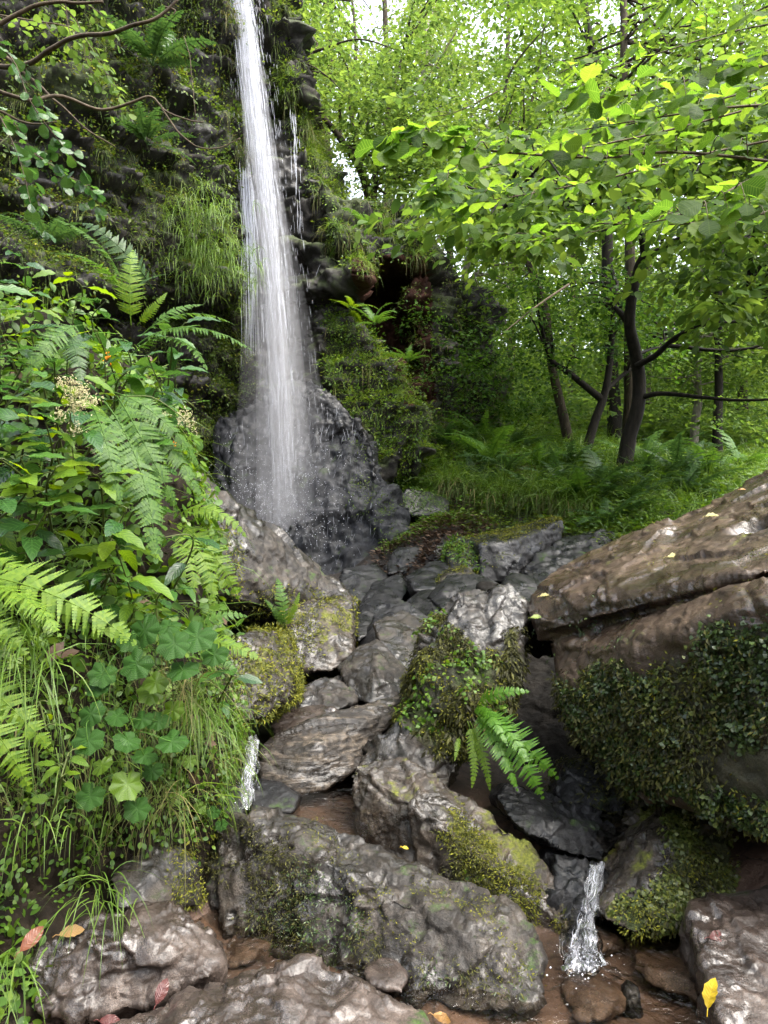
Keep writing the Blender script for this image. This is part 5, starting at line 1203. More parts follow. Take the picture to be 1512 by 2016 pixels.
for i in range(20):
    u = 880 + 14 * i + g.normal() * 12; v = 925 + 3.2 * i + g.normal() * 22; d = 9.2 - i * .07
    q0 = P(u, v, d); q0[2] = G(q0[0], q0[1]) + .14; th = empty("grass_tussock", q0, "grass tussock with a straw skirt on the far bank edge", "grass tussock", TU)
    q = q0 + g.normal(size=(70, 3)) * A(.1, .08, .04); mb = MB(); blades(mb, q, A(0, -.2, 1) + g.normal(size=(70, 3)) * .5, .55 * (.5 + .7 * g.random(70)), .012, 1.1, 5); mb.obj("green_blades", MT["grass"], th)
    q = q0 + g.normal(size=(50, 3)) * A(.1, .08, .03); mb = MB(); blades(mb, q, A(0, -.7, .35) + g.normal(size=(50, 3)) * .4, .46 * (.5 + .7 * g.random(50)), .012, 1.7, 5); mb.obj("straw_skirt", MT["grass_dry"], th)
# leaf litter of the path
p = gsample([(760, 1060), (830, 1010), (900, 960), (960, 1010), (960, 1060), (930, 1120), (700, 1180)], 4200, 5.6, 10, g)
mb = MB(); herbs(mb, p, np.tile(A(0, 0, 1.), (len(p), 1)), 2, 0.05, g, [RH], .05, .02, 0, .25); stuff(mb, "leaf_litter", "leaf_tan_dark", "brown leaf litter on the small path")

p = gsample([(880, 1000), (1000, 1000), (1250, 1060), (1200, 1100), (940, 1070)], 900, 6, 9, g)
mb = MB(); herbs(mb, p, np.tile(A(0, 0, 1.), (len(p), 1)), 5, 0.05, g, [RH], .09, .07); stuff(mb, "bank_foot_leaves", "cliffgreen", "dark herbs at the foot of the far slope")
# small stones of the stream: three shapes, many copies
ST = []
for i in range(3):
    g2 = np.random.default_rng(600 + i); h = nrm(g2.normal(size=(16, 3))) * A(.11, .08, .05) * (.7 + .5 * g2.random((16, 1)))
    V, Q, T = hull_union([h], .008, 1); N = vnormals(V, Q, T); V = V + N * (.012 * facets(V * 18, i))[:, None]
    ST.append((V, Q, T))
first = [None] * 3
for i in range(90):
    if i < 55: u, v, d = g.uniform(690, 1060), g.uniform(1100, 1240), 0; y = g.uniform(4.6, 7.2); x = (u - 756) / FPX * y
    elif i < 75: y = g.uniform(3.6, 4.8); x = g.uniform(-.7, .5)
    else: y = g.uniform(1.75, 2.6); x = g.uniform(-.3, 1.2)
    loc = A(x, y, G(x, y) + .012); k_ = i % 3
    if first[k_] is None:
        V, Q, T = ST[k_]; o = MB().add(V + loc, Q, T).obj("stone", MT["rock_dark" if k_ else "rock_grey"], None, True, loc); first[k_] = o
    else:
        o = first[k_].copy(); COL.objects.link(o); o.location = loc
    sc_ = g.uniform(.5, 1.7) * (1.15 if i < 55 else .8 if i < 75 else .45); o.scale = (sc_, sc_ * g.uniform(.7, 1.2), sc_ * g.uniform(.8, 1.5)); o.rotation_euler = (g.normal() * .3, g.normal() * .3, g.random() * 6.28)
    setp(o, "small dark stone lying among the boulders of the stream", "stone", "small stones of the stream bed")

fs = None
for x, y, sc_, rz in [(.62, 1.98, 1.3, .3), (.9, 2.1, 1.5, 1.1), (1.02, 1.85, 1.6, 2.0), (.55, 1.75, 1.2, .8), (.8, 1.72, 1.5, 2.6), (.35, 1.82, .9, 1.4), (-.42, 2.2, 1.1, .5), (-.3, 2.05, 1.0, 1.9), (-.55, 2.12, .8, 2.7), (.72, 2.25, 1.1, .2), (1.15, 2.05, 1.2, .9), (.2, 1.75, .8, .4)]:
    loc = A(x, y, -.045)
    if fs is None:
        h = nrm(np.random.default_rng(9).normal(size=(18, 3))) * A(.13, .09, .03); V, Q, T = hull_union([h], .008, 1); N = vnormals(V, Q, T); V = V + N * (.008 * facets(V * 16, 3))[:, None]
        o = fs = MB().add(V + loc, Q, T).obj("stone", MT["rock_bed"], None, True, loc)
    else: o = fs.copy(); COL.objects.link(o); o.location = loc
    o.scale = (sc_, sc_, 1.0); o.rotation_euler = (0, .05, rz)
    setp(o, "flat brown stone lying under the clear water of the front pool", "stone", "flat stones under the clear water")

# ------------------------------------------------------------------ ferns
def frond_mesh(pairs, W_, droop, teeth, seed, sway=0.0, bare=0.14, sweep=0.35, lob=0.52):
    g = np.random.default_rng(seed); mb = MB()
    n = 40; ph = np.linspace(droop * 0.55, -droop * 0.65, n); yaw = sway * np.linspace(-.5, .5, n)
    st = np.stack([np.sin(yaw) * np.cos(ph), np.cos(yaw) * np.cos(ph), np.sin(ph)], 1)
    L = np.concatenate([[[0, 0, 0]], np.cumsum((st[1:] + st[:-1]) / 2, 0)]) / (n - 1)
    tube(mb, L, np.linspace(0.006, 0.0012, n), 4)
    td = nrm(np.gradient(L, axis=0)); sp = (1 - bare) / pairs
    for i in range(pairs):
        t = bare + (1 - bare) * (i + 0.3) / pairs
        k = min(n - 1, int(t * (n - 1))); tt = (t - bare) / (1 - bare)
        ln = W_ * min(1, 0.5 + tt / 0.28 * 0.5) * (1 - tt) ** 0.72 * (0.93 + 0.12 * g.random())
        if ln < 0.006: continue
        xs = nrm(np.cross(td[k], A(0, 0, 1))); zs = np.cross(xs, td[k])
        for s in (-1, 1):
            ax = nrm(xs * s + td[k] * (sweep + 0.25 * tt) + zs * (-0.16 + 0.12 * g.normal()))
            pn = np.cross(ax, td[k]) * s; pn = nrm(pn)
            wy = nrm(np.cross(pn, ax)) * 1.0
            m = max(3, int(teeth * ln / W_ + 2)); V = []; Q = []
            hw = sp * lob
            base = L[k] + td[k] * g.normal() * 0.003
            for j in range(m):
                f0, f1 = j / m, (j + 1) / m
                c0 = base + ax * ln * f0 - zs * 0.12 * ln * f0 * f0; c1 = base + ax * ln * f1 - zs * 0.12 * ln * f1 * f1
                w = hw * (1 - f0 ** 1.6) * (1.0 if j else 1.15); fm = 0.62
                cm = c0 + (c1 - c0) * fm
                b = len(V)
                V += [c0, c1, cm + wy * w + pn * 0.003 + ax * ln / m * 0.35, c0 + wy * w * 0.9 + ax * ln / m * 0.12, cm - wy * w + pn * 0.003 + ax * ln / m * 0.35, c0 - wy * w * 0.9 + ax * ln / m * 0.12]
                Q += [(b, b + 1, b + 2, b + 3), (b, b + 5, b + 4, b + 1)]
            mb.add(np.array(V), np.array(Q))
    return mb, L[-1]
FV = {}; FG = np.random.default_rng(99)
for key, args in {"flat": (28, .20, .6, 12, 1, .25), "arch": (28, .19, 1.1, 12, 2, -.2), "droop": (22, .18, 1.7, 10, 3, .3), "broad": (27, .25, 1.0, 14, 4, .15, .12, .35, .46), "low": (16, .2, 1.2, 5, 5, .2), "low2": (16, .17, .8, 5, 6, -.3), "hang": (18, .15, .6, 8, 7, .5), "lax": (23, .23, 1.2, 13, 8, .4, .2, .25, .42)}.items():
    FV[key] = (frond_mesh(*args), {})
def frond(parent, base, tip, up, var, mat, wscale=1.0, name="frond"):
    (mb, tl), cache = FV[var]
    if mat not in cache: cache[mat] = mb.mesh("frond_" + var, MT[mat])
    o = bpy.data.objects.new(name, cache[mat]); COL.objects.link(o)
    lc = np.linalg.norm(tl); ly = nrm(tl); lx = nrm(np.cross(ly, A(0, 0, 1))); lz = np.cross(lx, ly)
    c = tip - base; s = np.linalg.norm(c) / lc
    up = nrm(up) + FG.normal(size=3) * .22
    wy = nrm(c); wx = nrm(np.cross(wy, up)); wz = np.cross(wx, wy)
    Lm = np.stack([lx, ly, lz], 1); Wm = np.stack([wx, wy, wz], 1)
    R = Wm @ Lm.T; S = np.diag([s * wscale, s, s])
    M = np.eye(4); M[:3, :3] = R @ S; M[:3, 3] = base - np.array(WLOC[parent.name])
    o.parent = parent; o.matrix_local = Matrix(M.tolist())
    return o
def fern(label, fr, mat="fern", group=None, up=A(.15, -.75, .65)):
    """fr: list of (base pixel, tip pixel, variant[, width scale]); pixels are (u, v, depth)"""
    th = empty("fern", P(*fr[0][0]), label, "fern", group)
    for f in fr: frond(th, P(*f[0]), P(*f[1]), up, f[2], f[3] if len(f) > 3 and isinstance(f[3], str) else mat, f[4] if len(f) > 4 else 1.0)
    return th
def rosette(label, loc, n, size, seed, mat, group, vars_=("low", "low2"), el=0.35, lean=A(0, -.2, 0)):
    g = np.random.default_rng(seed); th = empty("fern", loc, label, "fern", group)
    for i in range(n):
        a = 2 * math.pi * (i + .7 * g.random()) / n
        d = A(math.cos(a), math.sin(a), el + 0.25 * g.normal()) + lean
        frond(th, loc, loc + nrm(d) * size * (0.7 + 0.5 * g.random()), A(0, 0, 1.), vars_[g.integers(0, len(vars_))], mat)
    return th
BF = None
fern("silvery arching fern against the dark cliff above the leafy bank", [((245, 575, 2.9), (95, 428, 2.7), "arch", "fern"), ((250, 590, 2.9), (110, 500, 2.6), "arch", "fern"), ((300, 570, 3.0), (160, 440, 2.9), "droop", "fern_d"), ((240, 600, 2.8), (330, 540, 2.9), "low2", "fern_d")], up=A(-.3, -.4, .8))
fern("small upright yellow green fern tip glowing on the upper bank", [((258, 640, 2.7), (262, 492, 2.75), "broad", "fern_y", 1.0), ((270, 640, 2.7), (330, 575, 2.7), "low2", "fern_y")], up=A(.1, -1, .1))
fern("arching fern reaching right in front of the falling water", [((270, 680, 2.6), (498, 692, 2.55), "arch", "fern"), ((280, 660, 2.6), (462, 640, 2.65), "arch", "fern"), ((300, 640, 2.7), (400, 600, 2.8), "flat", "fern"), ((260, 700, 2.6), (410, 735, 2.5), "droop", "fern")], up=A(.0, -.35, .9))
fern("large fern with drooping fronds spilling over the middle of the bank",
     [((215, 770, 2.4), (395, 925, 2.45), "arch", "fern"), ((205, 790, 2.35), (308, 1115, 2.15), "flat", "fern"), ((230, 780, 2.4), (350, 1010, 2.3), "arch", "fern"), ((180, 800, 2.3), (238, 1010, 2.1), "arch", "fern"), ((240, 770, 2.45), (345, 850, 2.5), "arch", "fern"),
      ((250, 820, 2.4), (400, 985, 2.4), "flat", "fern"), ((160, 640, 2.3), (40, 760, 2.1), "arch", "fern"), ((120, 640, 2.3), (160, 760, 2.1), "flat", "fern_d")], up=A(.35, -.75, .55))
fern("lax yellowish fern and its hanging fronds over the sloping slab", [((345, 1020, 2.9), (487, 1062, 2.85), "droop", "fern_y"), ((340, 1030, 2.9), (470, 1180, 2.8), "lax", "fern_y"), ((335, 1040, 2.85), (420, 1195, 2.7), "lax", "fern_y"), ((330, 1060, 2.8), (380, 1180, 2.65), "lax", "fern_y")], up=A(.5, -.6, .6))
fern("big soft yellow green fern at the left edge halfway up", [((-90, 1130, 1.75), (270, 1270, 1.8), "broad", "fern_y"), ((-70, 1160, 1.7), (120, 1255, 1.6), "broad", "fern_y"), ((-110, 1110, 1.8), (90, 1170, 1.8), "lax", "fern_y"), ((-90, 1200, 1.7), (60, 1300, 1.6), "lax", "fern_y")], up=A(.1, -.6, .8))
fern("pale fern frond drooping at the left edge below the soft big one", [((-80, 1310, 1.65), (105, 1480, 1.6), "broad", "fern_y"), ((-90, 1360, 1.6), (60, 1560, 1.55), "lax", "fern_y")], up=A(.2, -.7, .7))
fern("fresh fern frond leaning over the yellow mossy boulder", [((370, 1270, 2.35), (515, 1300, 2.3), "broad", "fern_y"), ((370, 1260, 2.35), (490, 1215, 2.4), "droop", "fern"), ((380, 1290, 2.3), (470, 1330, 2.25), "lax", "fern")], up=A(.1, -.6, .8))
fern("little upright fern on top of the mossy cap by the sloping slab", [((560, 1235, 3.6), (545, 1138, 3.7), "droop", "fern"), ((560, 1235, 3.6), (590, 1165, 3.6), "low2", "fern_y"), ((560, 1235, 3.6), (520, 1180, 3.6), "low2", "fern")], up=A(.1, -1, .2))
fern("vivid green fern hanging from the tall mossy boulder", [((935, 1400, 2.84), (1100, 1535, 2.62), "lax", "fern_v"), ((940, 1400, 2.82), (1070, 1575, 2.6), "lax", "fern_v"), ((940, 1405, 2.83), (1040, 1500, 2.58), "broad", "fern_v"), ((925, 1420, 2.8), (965, 1560, 2.66), "hang", "fern_y"), ((920, 1420, 2.8), (928, 1555, 2.68), "hang", "fern_y"),
     ((940, 1390, 2.84), (1045, 1362, 2.75), "droop", "fern_v"), ((940, 1390, 2.84), (1000, 1470, 2.62), "arch", "fern_v"), ((905, 1450, 2.82), (895, 1500, 2.74), "low2", "fern_y"), ((935, 1400, 2.84), (1020, 1560, 2.6), "arch", "fern_v"), ((935, 1395, 2.84), (985, 1410, 2.66), "low2", "fern_v")], up=A(.1, -.8, .55))
CLF = "ferns rooted in the cliff"
for u, v, d, n, sz, lab, mt in [(300, 130, 8.0, 10, .75, "large dark fern high on the cliff under the bare branch", "fern_d"), (290, 285, 7.6, 9, .6, "dark fern on the cliff below the fork of the bare branch", "fern_d"), (738, 640, 9.3, 7, .45, "small fern on the slope under the red cave", "fern"),
                              (690, 610, 9.4, 6, .35, "yellowish little fern at the lip of the red cave", "fern_y"), (805, 712, 9.3, 6, .4, "pale fern at the foot of the red cave", "fern"), (725, 450, 9.5, 6, .4, "fern hanging from the grassy ledge right of the fall", "fern"), (90, 480, 5.8, 8, .5, "fern in the dark cleft at upper left", "fern_d")]:
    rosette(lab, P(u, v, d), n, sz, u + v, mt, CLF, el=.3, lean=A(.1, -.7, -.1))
g = np.random.default_rng(140)
SLF = "ferns on the far slope"
for i, (u, v, d, sz) in enumerate([(960, 870, 9.6, .8), (1000, 880, 9.4, .7), (930, 900, 9.3, .5), (1060, 900, 9.5, .7), (1100, 940, 8.8, .75), (1180, 960, 8.4, .8), (1150, 1000, 8.0, .8), (1290, 960, 8.6, .8), (1330, 930, 9.0, .8), (1390, 940, 9.0, .7), (1240, 1000, 8.0, .8), (1200, 1030, 7.4, .7),
                                  (1450, 920, 10, .8), (1320, 900, 11, .8), (1020, 850, 10.5, .7), (950, 830, 10.6, .8), (890, 860, 10.2, .6), (1130, 920, 9.6, .7), (1270, 920, 9.6, .8), (1350, 980, 8.2, .7), (1050, 960, 8.6, .6), (830, 830, 9.8, .5)]):
    q = P(u, v, d); q[2] = min(q[2], G(q[0], q[1]) + .05) if d < 99 else q[2]
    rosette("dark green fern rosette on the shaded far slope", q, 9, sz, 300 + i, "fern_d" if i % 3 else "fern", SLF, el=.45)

# ------------------------------------------------------------------ growth on the left bank
g = np.random.default_rng(160)
def kb_(poly, ny=.5, thr=-9, sc=3, seed=0):
    return keep_noise(0, thr, sc, poly, ny, seed, -.8)
LOWG = [(-200, 1130), (430, 1250), (470, 1420), (430, 1600), (200, 1600), (-200, 1660)]
LOW = [(-200, 1130), (430, 1250), (470, 1420), (430, 1620), (380, 1660), (250, 1660), (100, 1780), (-200, 1900)]
p, n = sample(BV, BQ, BT, 90000, kb_(LOWG), g)
mb = MB(); tufts(mb, p[:430], n[:430], 9, 0.19, 0.0042, g, 0.7, 0.3, 1.5, .03); stuff(mb, "bank_grass", "grass", "long thin grass trailing down the near bank")
mb = MB(); tufts(mb, p[520:1150], n[520:1150], 9, 0.18, 0.0026, g, 0.5, -0.1, 1.6, .03); stuff(mb, "bank_dead_grass", "grass_dry", "wispy dead grass and roots hanging on the near bank")
p, n = sample(BV, BQ, BT, 160000, kb_(LOW, thr=-.6, seed=5), g)
mb = MB(); herbs(mb, p[:6500], n[:6500], 4, 0.020, g, [LEAF_MID[0]], .03, .05); stuff(mb, "bank_herb_leaves", "herb", "tiny leaved herbs on the near bank")
MID = [(-200, 480), (200, 560), (380, 850), (470, 1150), (440, 1300), (-200, 1250)]
p, n = sample(BV, BQ, BT, 90000, kb_(MID), g)
mb = MB(); herbs(mb, p[:3200], n[:3200], 4, 0.05, g, [LEAF_MID[0]], .05, .10); stuff(mb, "bank_cover_leaves", "herb", "mixed small green leaves covering the upper bank")
mb = MB(); tufts(mb, p[2600:2900], n[2600:2900], 7, 0.32, 0.005, g, 0.7, 0.5, 1.0, .03); stuff(mb, "upper_bank_grass", "grass", "scattered grass blades on the upper bank")
p, n = sample(BV, BQ, BT, 60000, kb_([(350, 1420), (450, 1420), (450, 1600), (400, 1810), (340, 1790)], .9), g)
mb = MB(); herbs(mb, p[:1500], n[:1500], 4, 0.016, g, [RHN], .012, .02, -.8); stuff(mb, "bank_moss_foliage", "moss_y", "yellow green moss on the corner of the near bank")
V_, Q_, T_ = ROCK["r18"][1:]
p, n = sample(V_, Q_, T_, 60000, kb_([(330, 900), (430, 1010), (480, 1060), (470, 1170), (580, 1150), (700, 1180), (690, 1260), (400, 1260), (330, 1100)], .9, -.1, 4, 3), g)
mb = MB(); herbs(mb, p[:2500], n[:2500], 5, 0.02, g, [RHN], .02, .02, -.3); o = mb.obj("moss", MT["moss_y"], ROCK["r18"][0])
p, n = sample(BV, BQ, BT, 40000, kb_([(-200, 560), (300, 700), (440, 1300), (420, 1640), (-200, 1800)]), g)
mb = MB(); herbs(mb, p[:140], n[:140], 2, .055, g, [LEAF_MID[1]], .05, .14, -.6); stuff(mb, "withered_leaves", "leaf_tan_dark", "withered brown leaves caught among the bank plants")
# broad leaved plants
g = np.random.default_rng(170)
def broad(label, foot, tip, nl, size, seed, mat="broad", group=None, bare=.15):
    g = np.random.default_rng(seed); th = empty("broad_leaf_plant", foot, label, "plant", group); a, b = MB(), MB()
    mid = (foot + tip) / 2 + g.normal(size=3) * .05 + A(0, 0, .05); L = spline([foot, mid, tip], 24); tube(a, L, np.linspace(.0045, .002, 24), 5)
    pos, ax = [], []
    for i in range(nl):
        t = bare + (1 - bare) * i / max(1, nl - 1); k = int(t * 23); ph = (i // 2) * 1.57 + (i % 2) * math.pi + seed
        dr = A(math.cos(ph), math.sin(ph) - .35, .15 - .25 * g.random()) + g.normal(size=3) * .15; dr = nrm(dr); pos.append(L[k] + dr * .02); ax.append(dr)
        tube(a, [L[k], L[k] + dr * .012 + A(0, 0, .004), L[k] + dr * .025], .0018, 4)
    pos, ax = np.array(pos), np.array(ax)
    up = A(.1, -.35, 1) + g.normal(size=pos.shape) * .25
    leaves_at(b, pos, ax, up, size * (.65 + .5 * g.random(len(pos))), LEAF_BROAD, g)
    a.obj("stem", MT["stem"], th); b.obj("foliage", MT[mat], th)
    return th
BG = "glossy broad leaved plants crowding the upper bank"
SP = [(20, 560, 2.6), (70, 600, 2.5), (150, 590, 2.7), (30, 660, 2.3), (100, 680, 2.3), (190, 650, 2.5), (240, 660, 2.6), (330, 660, 2.8), (60, 730, 2.1), (150, 740, 2.2), (250, 730, 2.4), (-20, 760, 2.0), (10, 830, 1.95), (90, 830, 2.0), (170, 850, 2.1), (40, 900, 1.9), (110, 920, 1.95), (180, 930, 2.05),
      (250, 1000, 2.1), (10, 980, 1.85), (100, 990, 1.95), (200, 1040, 2.05), (260, 860, 2.3), (290, 700, 2.6), (210, 590, 2.8), (120, 540, 2.9), (40, 510, 2.9), (320, 750, 2.6), (0, 610, 2.3), (230, 1080, 2.05), (300, 1060, 2.3), (140, 800, 2.05), (60, 790, 2.0), (-30, 880, 1.8), (360, 640, 3.0), (300, 790, 2.5)]
for i, (u, v, d) in enumerate(SP):
    tip = P(u, v, d); foot = P(u - 30 + 60 * g.random(), v + 130 + 60 * g.random(), d + .35)
    y_ = 3 if i in (5, 9, 15, 20) else 0
    if i == 16: lab, gr, mt = "plant with three upright yellow green leaves amid the dark glossy ones", BG, "broad_y"
    elif i % 4 == 1: lab, gr, mt = "fresh light green plant among the glossy dark broad leaved ones", BG, "broad_y"
    else: lab, gr, mt = "glossy dark green broad leaved plant on the upper bank", BG, "broad"
    broad(lab, foot, tip, 9, 0.135 if d < 2.4 else .12, 400 + i, mt, gr)
for i, (u, v, d, lab) in enumerate([(440, 1320, 2.3, "plant with long toothed leaves over the yellow mossy boulder"), (210, 1130, 2.1, "dull leafed plant at the shady middle of the bank"), (330, 1160, 2.2, "small leafy plant beside the hanging lax fern"), (90, 1430, 1.7, "fresh pointed leaf seedling below the left edge fern"), (120, 1530, 1.75, "bright pointed leaf seedling low on the near bank")]):
    broad(lab, P(u - 20, v + 80, d + .15), P(u, v, d), 7, .085 if i < 3 else .05, 470 + i, "broad" if i < 3 else "broad_y")
# round lobed leaves, each on its stalk
def lobed(label, foot, lv):
    th = empty("lobed_leaf_plant", P(*foot), label, "plant", "round lobed leaf plants on the near bank")
    for u, v, d, r, y_ in lv:
        c = P(u, v, d); up = nrm(A(.1, -.75, .65) + g.normal(size=3) * .25); ax = A(g.normal() * .4, -.35, -.8)
        ax = ax - up * np.dot(ax, up); s = 2 * r / FPX * d
        m = MB(); scatter(m, LOBE, (c - nrm(ax) * s * .1)[None], ax[None], up[None], np.array([s]))
        f = P(*foot) + g.normal(size=3) * .04; tube(m, spline([f, (f + c) / 2 + A(0, -.06, .05), c], 12), .0014, 4)
        m.obj("leaf", MT["broad_y" if y_ else "lobed"], th)
lobed("plant of dark veined round leaves at the top of the near bank", (330, 1300, 2.2), [(285, 1245, 2.0, 36, 0), (343, 1271, 1.95, 36, 0), (385, 1255, 1.98, 40, 0), (265, 1310, 1.95, 36, 0), (360, 1320, 1.95, 34, 0), (330, 1235, 2.05, 26, 0), (255, 1262, 2.0, 28, 0), (420, 1290, 2.05, 30, 0), (305, 1345, 1.98, 26, 1), (200, 1330, 1.95, 30, 0)])
lobed("plant of bright scalloped round leaves in the middle of the near bank", (240, 1440, 2.1), [(172, 1460, 1.85, 33, 0), (180, 1408, 1.9, 30, 0), (252, 1460, 1.85, 29, 0), (336, 1460, 1.9, 34, 0), (283, 1487, 1.92, 28, 0), (228, 1412, 1.92, 24, 0), (278, 1418, 1.95, 24, 0), (190, 1352, 1.95, 26, 0), (310, 1420, 1.98, 26, 0)])
lobed("plant of yellowing lobed leaves low on the near bank", (250, 1560, 2.1), [(250, 1548, 1.88, 34, 1), (175, 1570, 1.85, 30, 0), (270, 1595, 1.9, 28, 0), (200, 1508, 1.88, 24, 1), (300, 1520, 1.95, 22, 0), (295, 1365, 2.0, 28, 1), (340, 1400, 2.02, 24, 1)])
lobed("tiny round leaved plant at the lip of the bank by the trickle", (425, 1590, 2.4), [(420, 1600, 2.36, 14, 0), (436, 1625, 2.36, 13, 0), (395, 1590, 2.36, 14, 1), (372, 1500, 2.2, 16, 1), (350, 1570, 2.2, 15, 1)])
# grass tufts on the bank
for u, v, d, ln, nb, lab, mt in [(395, 1400, 2.3, .26, 130, "thick tuft of bright grass by the trickle at the bank edge", "grass"), (200, 1760, 1.9, .2, 46, "small loose grass tuft behind the rumpled brown rock", "grass"), (60, 1300, 1.7, .34, 70, "long bladed grass tuft at the left edge below the soft fern", "grass"), (20, 1920, 1.5, .16, 40, "grass tuft in the lower left corner", "grass"),
                                 (350, 1350, 2.2, .3, 60, "grass tuft trailing over the yellow mossy boulder edge", "grass_dry"), (100, 1600, 1.8, .16, 24, "straggly grass hanging beside the tiny pointed seedling", "grass"), (330, 1560, 2.15, .26, 60, "dry grass tuft beside the yellowing lobed leaves", "grass_dry")]:
    q = P(u, v, d) + g.normal(size=(nb, 3)) * A(.04, .02, .03); mb = MB(); dr = A(.1, -.6, .8) + g.normal(size=(nb, 3)) * .4
    blades(mb, q, dr, ln * (.5 + .8 * g.random(nb)), .004, .7 + .8 * g.random(nb), 6); setp(mb.obj("grass_tuft", MT[mt], None, True, P(u, v, d)), lab, "grass tuft")
p, n = sample(BV, BQ, BT, 60000, keep_noise(0, -9, 3, [(-200, 1800), (70, 1830), (70, 2100), (-200, 2100)], .8, 0, -.2), g)
mb = MB(); herbs(mb, p[:500], n[:500], 4, .03, g, [LEAF_MID[0]], .03, .03); stuff(mb, "corner_herb_leaves", "herb", "small herbs in the lower left corner")
mb = MB(); herbs(mb, p[500:800], n[500:800], 3, .05, g, [LEAF_MID[0]], .03, .02, 0, .3); stuff(mb, "corner_leaf_litter", "leaf_tan_dark", "old leaf litter in the lower left corner")
# flowers
def flowerhead(label, foot, c, r, n, mat, seed, small=.004):
    g = np.random.default_rng(seed); th = empty("flower", P(*foot), label, "flower"); m = MB(); cc = P(*c)
    tube(m, spline([P(*foot), (P(*foot) + cc) / 2 + A(0, -.02, .03), cc], 14), .002, 5)
    f = MB()
    for k_ in range(14):
        e = cc + g.normal(size=3) * r * A(.7, .5, .8); tube(m, [cc - A(0, 0, r), (cc + e) / 2, e], .0007, 3)
        q = e + g.normal(size=(n // 14, 3)) * r * .22; leaves_at(f, q, g.normal(size=q.shape), g.normal(size=q.shape), small * 1.6, [RH], g); droplets(f, q, small * .5)
    m.obj("stem", MT["stem"], th); f.obj("flower_head", MT[mat], th)
flowerhead("cream fluffy meadowsweet like flower head over the broad leaves", (150, 950, 2.1), (140, 778, 1.95), .042, 560, "flower", 1)
flowerhead("small cream flower head reaching right over the fern", (250, 780, 2.3), (365, 826, 2.35), .03, 150, "flower", 2)
flowerhead("budding yellow green flower spray at the left edge", (-20, 560, 2.1), (35, 455, 2.1), .03, 90, "herb", 3)
flowerhead("budding yellow green flower spray at the upper left edge", (-30, 400, 2.1), (18, 265, 2.1), .03, 70, "herb", 4)
flowerhead("orange hawkweed like bloom above the fern fronds", (330, 950, 2.5), (341, 873, 2.45), .006, 40, "orange", 5)
flowerhead("tiny orange bloom deep among the broad leaves", (210, 760, 2.35), (212, 706, 2.3), .008, 40, "orange", 6)

# ------------------------------------------------------------------ moss on the boulders
g = np.random.default_rng(190)
def moss(key, n, per, size, mat, poly, thr=-.15, sc=5, seed=1, hang=-.6, rad=.02, lift=.02, tpl=None, ny=.6, nz=-1, tilt=.5, name="moss"):
    o, V, Q, T = ROCK[key]
    p, nn = sample(V, Q, T, n * 12, keep_noise(0, thr, sc, poly, ny, seed, nz, True), g)
    mb = MB(); herbs(mb, p[:n], nn[:n], per, size, g, tpl or [RHN], rad, lift, hang, tilt)
    if mb.n: return mb.obj(name, MT[mat], o)
RND = [leaf_tpl(0.95, 4, -0.15, 0.25, .35, 0, .55)]
R6P = [(850, 1245), (895, 1235), (930, 1275), (985, 1290), (1015, 1270), (1035, 1250), (1040, 1340), (990, 1420), (930, 1500), (860, 1500), (790, 1420), (830, 1300)]
moss("r6", 9500, 5, .020, "moss_d", R6P, -.6, 5, 2, -1.1, .012, .022, [RHN])
moss("r6", 900, 5, .034, "moss_d", R6P, .1, 6, 22, -1.4, .012, .04, [RHN])
moss("r6", 1800, 6, .014, "moss_y", R6P, .0, 6, 3, -.6, .014, .045)
moss("r6", 260, 5, .018, "herb", R6P, .15, 6, 4, -.3, .014, .05, RND)
def face_material(key, mat, poly, ny=.8):
    o, V, Q, T = ROCK[key]; o.data.materials.append(MT[mat])
    c = V[Q].mean(1); u, v = proj(c); w_ = 40 * fbm(c * 8, 4, 71); u = u + w_; v = v + w_; n_ = vnormals(V, Q, T)[Q].mean(1)
    k_ = np.zeros(len(Q) + len(T), np.int32); k_[:len(Q)] = (inpoly(u, v, poly) & (n_[:, 1] < ny)) * 1
    o.data.polygons.foreach_set("material_index", k_)
face_material("r6", "rock_green", R6P)
MF = [(1095, 1350), (1200, 1350), (1300, 1300), (1400, 1265), (1600, 1220), (1700, 1700), (1500, 1680), (1420, 1620), (1330, 1570), (1240, 1560), (1190, 1490), (1110, 1420)]
face_material("r7", "rock_green", MF)
moss("r7", 11000, 4, .0135, "liver", MF, -.05, 7, 5, -.6, .013, .014, RND, .8, tilt=.7)
moss("r7", 3600, 4, .022, "moss_d", [(1090, 1340), (1300, 1290), (1420, 1300), (1420, 1560), (1230, 1560), (1110, 1440)], -.4, 5, 6, -1.1, .014, .03, None, .8)
moss("r7", 2200, 4, .02, "moss_d", MF, 0, 5, 66, -1.1, .014, .03, None, .8)
moss("r7", 3000, 4, .0135, "liver_y", MF, .15, 4, 77, -.5, .014, .02, RND, .8, tilt=.7)
moss("r7", 700, 5, .016, "moss_y", MF, .15, 4, 7, -.3, .02, .04, None, .8)
moss("r7", 260, 6, .012, "moss_y", [(1290, 1030), (1330, 1040), (1330, 1190), (1290, 1180)], -.6, 4, 7, -.1, .012, .012, None, 1.1, -.3)
moss("r7", 500, 5, .014, "moss_y", [(1330, 1150), (1512, 1090), (1600, 1060), (1600, 1110), (1400, 1160)], -.3, 5, 8, -.1, .014, .015, None, 1.1, -1)
moss("r7", 420, 5, .02, "liver", [(1060, 1230), (1290, 1185), (1290, 1215), (1090, 1290)], -.3, 5, 9, -.8, .014, .02, None, 1.1, -1)
R8P = [(1320, 1580), (1430, 1590), (1450, 1700), (1440, 1780), (1350, 1810), (1250, 1840), (1200, 1790), (1240, 1730), (1330, 1700)]
face_material("r8", "rock_green", R8P)
